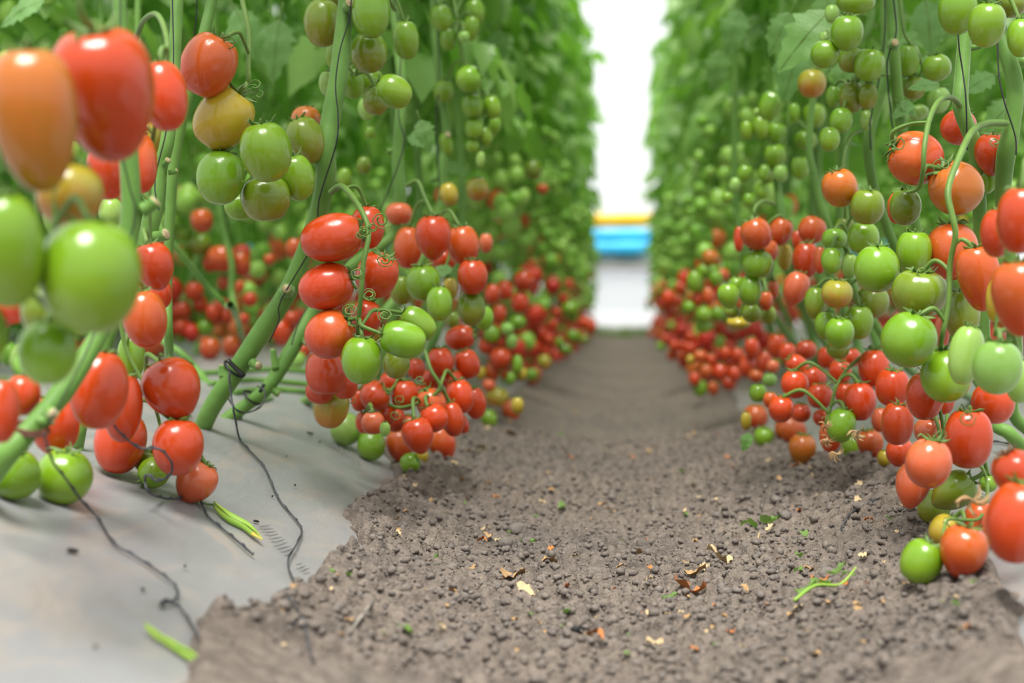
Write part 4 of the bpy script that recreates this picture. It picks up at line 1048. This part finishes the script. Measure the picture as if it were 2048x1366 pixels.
row(.57, 3.05, 14.1, .34, 1, 'tall leafy tomato plant in the right row along the aisle', 'right aisle row', True)
row(1.36, 2.7, 14.1, .36, -1, 'tall leafy tomato plant in the second row on the left', 'second left row', True)
row(1.36, 3.6, 14.1, .36, 1, 'tall leafy tomato plant in the second row on the right', 'second right row')
row(2.5, 3.8, 14.1, .42, -1, 'tall leafy tomato plant in the third row on the left', 'third left row')
row(2.5, 6.5, 14.1, .42, 1, 'tall leafy tomato plant in the third row on the right', 'third right row')

row(3.4, 4.6, 14.1, .42, -1, 'leafy low tomato plant in the outermost left row', 'outer left row', low=True)
row(2.9, 5.2, 14.1, .42, -1, 'leafy low tomato plant in the fourth row on the left', 'fourth left row', low=True)
# fruit of the far plants, past the ones built singly
def fruitmat(name, a, b_):
    m, nt, b = newmat(name)
    geo = nt.nodes.new('ShaderNodeNewGeometry')
    nt.links.new(ramp(nt, geo.outputs['Random Per Island'], [(0.0, a), (1.0, b_)]), b.inputs['Base Color'])
    b.inputs['Roughness'].default_value = .3
fruitmat('fruit_red', (186, 42, 26), (204, 60, 30)); fruitmat('fruit_orange', (208, 92, 40), (196, 120, 40)); fruitmat('fruit_green', (116, 174, 50), (158, 200, 90))
FT = []
for k in KINDS:
    me = tomato_mesh('tmp', k, 9, 6); FT.append((np.array([v.co[:] for v in me.vertices]), [tuple(p.vertices) for p in me.polygons]))
    bpy.data.meshes.remove(me)
mb = MB(); rf = random.Random(31)
VV = []; FF = []; MM = []; off = 0
def farfruit(p, r, h, m):
    global off
    v, f = FT[rf.randrange(5)]
    M = np.array((Matrix.Rotation(rf.uniform(-.5, .5), 3, 'X') @ Matrix.Rotation(rf.uniform(-.5, .5), 3, 'Y') @ Matrix.Diagonal((r, r, h))))
    VV.append(v @ M.T + np.array(p)); FF.extend([tuple(q + off for q in g) for g in f]); MM.extend([m] * len(f)); off += len(v)
nf = 0
for side, x, y, x0 in FARPLANTS:
    if x0 > 2: continue
    fa = -side                                   # towards the aisle
    for zlo, zhi, n, pal in ((.0, .20, 8, (0, 0, 0, 0, 0, 1, 2)), (.16, .36, 6, (0, 0, 1, 2, 2, 2)), (.36, .52, 8, (2, 2, 2, 2, 2, 1)), (.50, .66, 8, (2, 2, 2, 2)), (.64, .82, 8, (2, 2, 2))):
        if zlo < .3 and y < 4.3 and x0 < 1: continue
        if y < 3.4 and x0 < 1: continue
        if x0 > 1 and zlo > .3 and rf.random() < .3: continue
        cx = x + fa * (rf.uniform(.14, .28) if zlo > .1 else rf.uniform(.12, .24)); cy = y + rf.uniform(-.14, .14); pts = []
        for k in range(n):
            for tr in range(12):
                r = rf.uniform(.022, .031) * (.78 if zlo > .4 else 1); px_ = cx + rf.uniform(-.07, .07); py_ = cy + rf.uniform(-.09, .09); pz_ = gz(px_, py_) * (1 if zlo == 0 else 0) + r + rf.uniform(zlo, zhi)
                if zlo == 0: pz_ = gz(px_, py_) + r * 1.1 + rf.random() ** 2 * .16
                else: pz_ = max(pz_ + .04, gz(px_, py_) + r * 1.1)
                if all((a - px_) ** 2 + (b2 - py_) ** 2 + (c2 - pz_) ** 2 > (1.75 * r) ** 2 for a, b2, c2 in pts): break
            else: continue
            pts.append((px_, py_, pz_)); farfruit((px_, py_, pz_), r, r * rf.uniform(1.05, 1.3), rf.choice(pal)); nf += 1
me = bpy.data.meshes.new('distant_tomato_fruit')
me.from_pydata(np.concatenate(VV).tolist(), [], FF)
for mm in ('fruit_red', 'fruit_orange', 'fruit_green'): me.materials.append(MAT[mm])
me.polygons.foreach_set('material_index', MM); me.polygons.foreach_set('use_smooth', [True] * len(FF)); me.update()
tag(link('distant_tomato_fruit', me), 'small blurred red and green tomatoes hanging along the distant rows', 'tomatoes', None, 'stuff')
print('near tomatoes', NTOM['n'], 'far fruit', nf)
# ------------------------------------------------------------------ wires, clods and litter on the ground
def surf(u, v, off):
    p = G(u, v)
    if -0.56 < p.x < .56 and .8 < p.y < 3.35:
        p.z = max(p.z, soil_top(p.x, p.y))
    return p + Vector((0, 0, off))
def wire(name, label, pts, w, cat='wire', off=.0045):
    P = []
    for q in pts: P.append(pix(*q) if len(q) == 3 else surf(q[0], q[1], off))
    mb = MB(); mb.tube(P, [px2m(w, p) / 2 for p in P], 7, 'wire_dark', smooth=5)
    # a second strand twisted round the first
    PS, _ = resample(P, 1.0, 6); Q = []
    for i, p in enumerate(PS): Q.append(p + camdir(math.cos(i * 1.3), math.sin(i * 1.3), 0) * px2m(w * .45, p) + Vector((0, 0, .001)))
    mb.tube(Q, [px2m(w * .6, p) / 2 for p in Q], 5, 'wire_dark', smooth=1)
    tag(mb.obj(name), label, cat)
wire('twisted_wire', 'dark twisted wire running from the brown tie down the film', [(88,868,1.16),(105,922,1.2),(132,958,1.24),(162,1000,1.28),(195,1045),(228,1096),(270,1122),(315,1152),(348,1178),(356,1198),(346,1214),(328,1212),(322,1222),(338,1216),(362,1228),(384,1262),(392,1300),(399,1322)], 5)
wire('twisted_wire', 'dark wire looping below the salmon tomato on the film', [(228,852,1.3),(250,875,1.33),(280,896,1.36),(318,898,1.36),(343,925,1.37),(340,950,1.38),(315,962,1.39),(296,950,1.39),(290,962,1.4),(298,985,1.4),(325,1004),(350,1006),(378,1000),(400,1008),(415,1040),(450,1070),(480,1095),(506,1118)], 5)
wire('thin_wire', 'thin dark wire trailing from the black tie clip down the film', [(458,745,1.88),(462,790,1.88),(468,825,1.86),(478,880),(490,898),(528,940),(548,985),(562,1012),(590,1045),(603,1065),(598,1088),(576,1130),(585,1165),(592,1190),(570,1218),(556,1250)], 4)
wire('thin_wire', 'thin dark wire half buried in the soil at lower left', [(575,1262),(612,1290),(604,1310),(585,1304),(606,1316),(620,1345),(628,1364)], 5)
wire('thin_wire', 'short black wire arching on the soil at right', [(1680,1090),(1695,1068),(1715,1048),(1760,1032),(1800,1024),(1835,1018)], 4)
wire('thin_wire', 'fine wire coil beside the red tomatoes on left film', [(330,815,1.5),(355,800,1.5),(372,812,1.5),(368,838,1.5),(352,850,1.52),(340,842,1.52),(362,800,1.53),(390,790,1.53)], 3)
wire('thin_wire', 'thin wire bow between the two black ties', [(455,795,1.95),(480,825,1.96),(520,815,2.0),(530,785,2.05),(515,772,2.08)], 3)
wire('thin_wire', 'thin black wire under the green lower right stems', [(1930,900),(1990,890),(2020,895),(2050,892)], 3)

# soil clods: the largest singly, crumbs as stuff
import bmesh
def clod_mesh(seed, sub=2):
    bm = bmesh.new(); bmesh.ops.create_icosphere(bm, subdivisions=sub, radius=.01)
    rr = random.Random(seed); o = rr.uniform(0, 50)
    for v in bm.verts:
        n = v.co.normalized()
        k = 1 + .55 * float(fbm(np.array([n.x * 1.6 + o]), np.array([n.y * 1.6 + n.z * 1.3 + o]), 3)[0])
        v.co = Vector((v.co.x * k, v.co.y * k, v.co.z * k * .75))
    me = bpy.data.meshes.new('soil_clod'); bm.to_mesh(me); bm.free()
    me.materials.append(MAT['clod']); me.polygons.foreach_set('use_smooth', [True] * len(me.polygons)); return me
CLOD = [clod_mesh(k) for k in range(7)]
rc = random.Random(4)
def on_soil(x, y):
    return float(edge_left(np.array([y]))[0]) + .015 < x < float(edge_right(np.array([y]))[0]) - .015
big = [(1035,1080,44),(1010,1122,36),(905,1055,26),(960,1060,28),(840,1160,28),(900,1165,32),(1190,1165,30),(1480,1170,34),(1655,1165,40),(1320,1200,30),(1600,1085,30),(1720,1045,36),(1560,1110,26),(1650,1300,34),
       (1500,1300,30),(1340,1290,28),(770,1250,30),(820,1255,24),(980,1180,30),(1290,1340,36),(1130,1330,30),(880,1330,30),(1780,1240,28),(1880,1290,30),(1020,885,22),(415,1238,20),(690,1135,22)]
big = sorted(b_ for b_ in big if on_soil(G(b_[0], b_[1]).x, G(b_[0], b_[1]).y))
spots = list(big)
while len(spots) < 285:
    u = rc.uniform(430, 2040); v = 960 + 400 * rc.random() ** .8
    spots.append((u, v, rc.uniform(9, 15) + 14 * rc.random() ** 3))
for i, (u, v, w) in enumerate(spots):
    p = G(u, v)
    if not on_soil(p.x, p.y): continue
    z = soil_top(p.x, p.y) if .8 < p.y < 3.3 else p.z
    s = px2m(w, p) / 2 / .01
    o = link('soil_clod', CLOD[i % 7]); o.location = (p.x, p.y, z + .0025 * s); o.rotation_euler = (rc.uniform(-.4, .4), rc.uniform(-.4, .4), rc.uniform(0, 6.28)); o.scale = (s, s * rc.uniform(.8, 1.1), s * rc.uniform(.8, 1.1))
    if i < len(big): tag(o, f'large grey soil clod, {ORD[i] or "first "}from the left among large clods on the path', 'soil clod', 'large clods on the path')
    else: tag(o, 'small grey soil crumb lying on the path', 'soil clod', 'small clods on the path')
ico = bmesh.new(); bmesh.ops.create_icosphere(ico, subdivisions=1, radius=1.0)
iv = np.array([v.co[:] for v in ico.verts]); ifc = np.array([[v.index for v in f.verts] for f in ico.faces]); ico.free()
rs = np.random.RandomState(8); V = []; Fc = []; off = 0
for i in range(19000):
    y = 1.15 + 2.2 * rs.rand() ** 1.3; x = rs.uniform(-.5, .5)
    if not on_soil(x, y): continue
    r = .0015 + .005 * rs.rand() ** 3
    v = iv * (r * rs.uniform(.65, 1.2, (12, 1))) * np.array([1, rs.uniform(.7, 1.2), rs.uniform(.6, .95)])
    V.append(v + np.array([x, y, soil_top(x, y) + r * .3])); Fc.append(ifc + off); off += 12
me = bpy.data.meshes.new('soil_crumbs'); me.from_pydata(np.concatenate(V).tolist(), [], np.concatenate(Fc).tolist())
me.materials.append(MAT['clod']); me.polygons.foreach_set('use_smooth', [True] * len(me.polygons)); me.update()
tag(link('soil_crumbs', me), 'loose crumbs and grit covering the soil path', 'soil', None, 'stuff')

# leaf scraps
def scrap_mesh(seed, mat):
    rr = random.Random(seed); mb = MB(); n = 9; vs = []; fs = []
    for i in range(n):
        t = i / (n - 1); w = .42 * math.sin(math.pi * min(.97, t + .03)) ** .7 * rr.uniform(.5, 1.1)
        zc = .16 * math.sin(t * 5 + seed)
        vs += [(t - .5, w, zc + rr.uniform(0, .25)), (t - .5, 0, zc), (t - .5, -w, zc + rr.uniform(0, .3))]
    for i in range(n - 1):
        a = i * 3; fs += [(a, a + 1, a + 4, a + 3), (a + 1, a + 2, a + 5, a + 4)]
    mb.add(vs, fs, mat); return mb.mesh('leaf_scrap')
SCRAP = {m: [scrap_mesh(k * 3 + j, m) for k in range(4)] for j, m in enumerate(['dead_leaf', 'cream_scrap', 'orange_scrap', 'leaf_fallen'])}
def scrap(u, v, px, mat, rz=None, label=None, group=None, k=None, name='leaf_scrap'):
    p = surf(u, v, 0); s = px2m(px, p)
    o = link(name, SCRAP[mat][k if k is not None else rc.randrange(4)])
    o.location = p + Vector((0, 0, s * .16 + .003)); o.rotation_euler = (rc.uniform(-.3, .3), rc.uniform(-.3, .3), rz if rz is not None else rc.uniform(0, 6.28)); o.scale = (s, s, s)
    tag(o, label, 'leaf scrap', group); return o
scrap(1438,1162,58,'cream_scrap',.2,'large pale cream dry leaf scrap on the right half of the path',k=0)
scrap(1412,1165,34,'cream_scrap',2.2,'smaller cream husk beside the large pale leaf scrap',k=1)
scrap(1380,1212,64,'orange_scrap',.15,'long rusty fibrous leaf strip below the cream scrap',k=2)
scrap(1390,1180,44,'dead_leaf',.1,'thin brown twig-like leaf strip between cream and rusty scraps',k=1)
scrap(1340,1222,36,'leaf_fallen',.4,'crumpled green scrap left of the rusty strip',k=0)
scrap(1500,1088,40,'leaf_fallen',.2,'light green torn leaf end lying on the path at right',k=1)
scrap(1540,1075,46,'leaf_fallen',.5,'dark green curled leaf lying on the path at right',k=2)
scrap(1596,1135,26,'leaf_fallen',1.1,'small dark green curl below the green leaf at right',k=3)
scrap(1640,1212,36,'orange_scrap',.1,'rusty dry scrap behind the green sprig',k=0)
scrap(990,1018,24,'orange_scrap',.2,'bright orange scrap near the left middle of the path',k=1)
scrap(1020,888,26,'dead_leaf',.4,'pinkish brown chip near the left pile',k=0)
scrap(808,1302,42,'leaf_fallen',-.5,'pale green leaf bit at the bottom left of the path',k=1)
scrap(1135,1275,24,'leaf_fallen',1.0,'green leaf bit low in the middle of the path',k=2)
scrap(1205,1270,30,'leaf_fallen',-.2,'flat green leaf bit right of the middle bottom',k=3)
scrap(1100,1155,38,'dead_leaf',.6,'pale curled leaf remnant in the middle of the path',k=2)
scrap(1025,1182,54,'dead_leaf',-.3,'olive brown shredded leaf in the middle of the path',k=3)
scrap(1050,1218,46,'cream_scrap',-.5,'long tan curled strip under the shredded leaf',k=2)
scrap(1190,1328,40,'orange_scrap',-.5,'rusty curled leaf at the bottom centre',k=3)
scrap(1310,1320,40,'cream_scrap',.5,'pinkish flat chip at the bottom right of centre',k=0)
scrap(950,925,40,'cream_scrap',.1,'pale curled husk ring beyond the left pile',k=1)
scrap(865,1145,30,'leaf_fallen',.2,'green and tan scrap on the soil beside the left film',k=2)
scrap(1055,1105,30,'leaf_fallen',.3,'small green shred beside the large clod',k=0)
scrap(1462,1298,18,'orange_scrap',.3,'small red-brown crumb low on the right of the path',k=0)
for i in range(280):
    u = rc.uniform(560, 1960); v = 830 + 525 * rc.random(); p = G(u, v)
    if not on_soil(p.x, p.y): continue
    m_ = rc.choice(['dead_leaf', 'cream_scrap', 'orange_scrap', 'leaf_fallen', 'dead_leaf', 'cream_scrap'])
    word = {'dead_leaf': 'tiny brown dry leaf bit strewn on the path', 'cream_scrap': 'tiny pale straw-coloured bit strewn on the path', 'orange_scrap': 'tiny orange-brown bit strewn on the path', 'leaf_fallen': 'tiny green leaf bit strewn on the path'}[m_]
    scrap(u, v, rc.uniform(9, 24) * (1 if v > 950 else .75), m_, None, word, 'small litter on the path')
# green sprig with a stalk at lower right
e = empty('wilted_sprig', surf(1640, 1240, .004)); tag(e, 'wilted green leaf sprig with a long stalk on the right of the path', 'leaf sprig')
P = [surf(u, v, .013) for u, v in ((1588,1258),(1630,1240),(1680,1218),(1712,1203))]
mb = MB(); mb.tube(P, [.0016, .0018, .0016, .0008], 7, 'rolled_leaf', smooth=4); o = mb.obj('stalk', e); rebase(o, e.location)
for i, (u, v, px, rz) in enumerate([(1612,1232,44,.1), (1640,1226,50,.4), (1672,1210,46,.3), (1695,1204,30,.1)]):
    q = surf(u, v, .014); s = px2m(px, q); o = link('leaflet', SCRAP['leaf_fallen'][i], e); o.location = q - e.location; o.rotation_euler = (.1, -.2, rz); o.scale = (s, s * .8, s)
# dead twig and grey stick
P = [surf(u, v, .004) for u, v in ((697,1316),(720,1290),(748,1256))]
mb = MB(); mb.tube(P, [.0026, .0034, .0028], 6, 'grey_wood', smooth=2, flat=.5); tag(mb.obj('wood_splinter'), 'flat grey wood splinter on the soil at lower left', 'stick')
P = [surf(u, v, .004) for u, v in ((800,1168),(812,1160),(824,1152))]
mb = MB(); mb.tube(P, [.0006, .0012, .0006], 6, 'grey_wood', smooth=2); tag(mb.obj('wood_splinter'), 'tiny dark splinter beside the left film edge', 'stick')
P = [surf(u, v, .004) for u, v in ((1508,1118),(1514,1105),(1520,1090))]
mb = MB(); mb.tube(P, [.0014, .0012, .001], 6, 'cream_scrap', smooth=2); tag(mb.obj('straw_bit'), 'short white straw under the green leaf at right', 'straw')
# black crumpled film bit
o = link('film_shred', flake_mesh('film_shred', .009, 'hole_dark', 44, 13, .5, .004)); o.location = surf(1155, 1306, .003); o.rotation_euler = (.3, .1, .4)
tag(o, 'small black crumpled film shred at the bottom middle', 'plastic shred')
o = link('film_shred', flake_mesh('film_shred', .011, 'hole_dark', 45, 13, .5, .004)); o.location = surf(1305, 1195, .003); o.rotation_euler = (.2, .1, .2)
tag(o, 'black film shred beside the dark clods near the path middle', 'plastic shred')

# rolled leaves on the left film
def rolled(label, pts, widths, mats, name='rolled_leaf', stalk=None):
    P = [G(u, v) + Vector((0, 0, .0075)) for u, v in pts]
    e = empty(name, P[0]); tag(e, label, 'leaf')
    k = len(P) // 2 + (1 if mats[0] != mats[1] else 0)
    mb = MB(); mb.tube(P[:k + 1], [px2m(w, p) / 2 for w, p in zip(widths[:k + 1], P)], 8, mats[0], smooth=4, flat=.6); o = mb.obj('blade', e); rebase(o, e.location)
    mb = MB(); mb.tube(P[k:], [px2m(w, p) / 2 for w, p in zip(widths[k:], P[k:])], 8, mats[1], smooth=4, flat=.6); o = mb.obj('blade_tip', e); rebase(o, e.location)
    mb = MB(); mb.tube([p + Vector((0, -.002, .0035 + .001 * math.sin(i * 2))) for i, p in enumerate(P)], [px2m(w * .28, p) / 2 for w, p in zip(widths, P)], 6, mats[0], smooth=4, flat=.5); o = mb.obj('fold', e); rebase(o, e.location)
    if stalk:
        mb = MB(); mb.tube([G(u, v) + Vector((0, 0, .004)) for u, v in stalk] + [P[0]], .0012, 6, 'stalk_skin', smooth=3); o = mb.obj('stalk', e); rebase(o, e.location)
rolled('rolled green and yellow leaf on the film below the salmon tomato', [(428,1022),(445,1038),(465,1052),(490,1065),(508,1080),(524,1093)], [8,18,22,20,16,4], ['rolled_leaf', 'rolled_leaf_yellow'], stalk=[(400,1010),(415,1016)])
rolled('rolled green leaf lying on the film at the bottom left', [(290,1270),(310,1288),(335,1302),(360,1318),(382,1332),(398,1342)], [5,14,18,20,22,14], ['rolled_leaf', 'rolled_leaf'])
# dead flower tuft among the right pile
for (u, v, Y, px) in ((1712,862,1.92,46), (1650,850,1.95,30), (1655,880,1.95,34), (1672,908,1.95,36), (1945,1000,1.42,70)):
    p = pix(u, v, Y); s = px2m(px, p); mb = MB(); r7 = random.Random(u)
    for k in range(9):
        a = r7.uniform(0, 6.28); q = [p + camdir(s * .5 * t * math.cos(a + t), s * .5 * t * math.sin(a + t), s * .2 * r7.uniform(-1, 1)) for t in (0, .35, .7, 1)]
        mb.tube(q, [s * .03, s * .07, s * .05, s * .01], 5, 'dead_leaf', smooth=2, flat=.3)
    o = mb.obj('dried_flower')
    tag(o, {1712: 'dried pale flower tuft on a green tomato in the right pile', 1650: 'upper withered leaf tuft between tomatoes of the right pile', 1655: 'lower withered leaf tuft between tomatoes of the right pile', 1672: 'withered leaf tuft on the soil under the right pile', 1945: 'crumpled brown dead leaf beside the big right edge tomato'}[u], 'dead leaf')
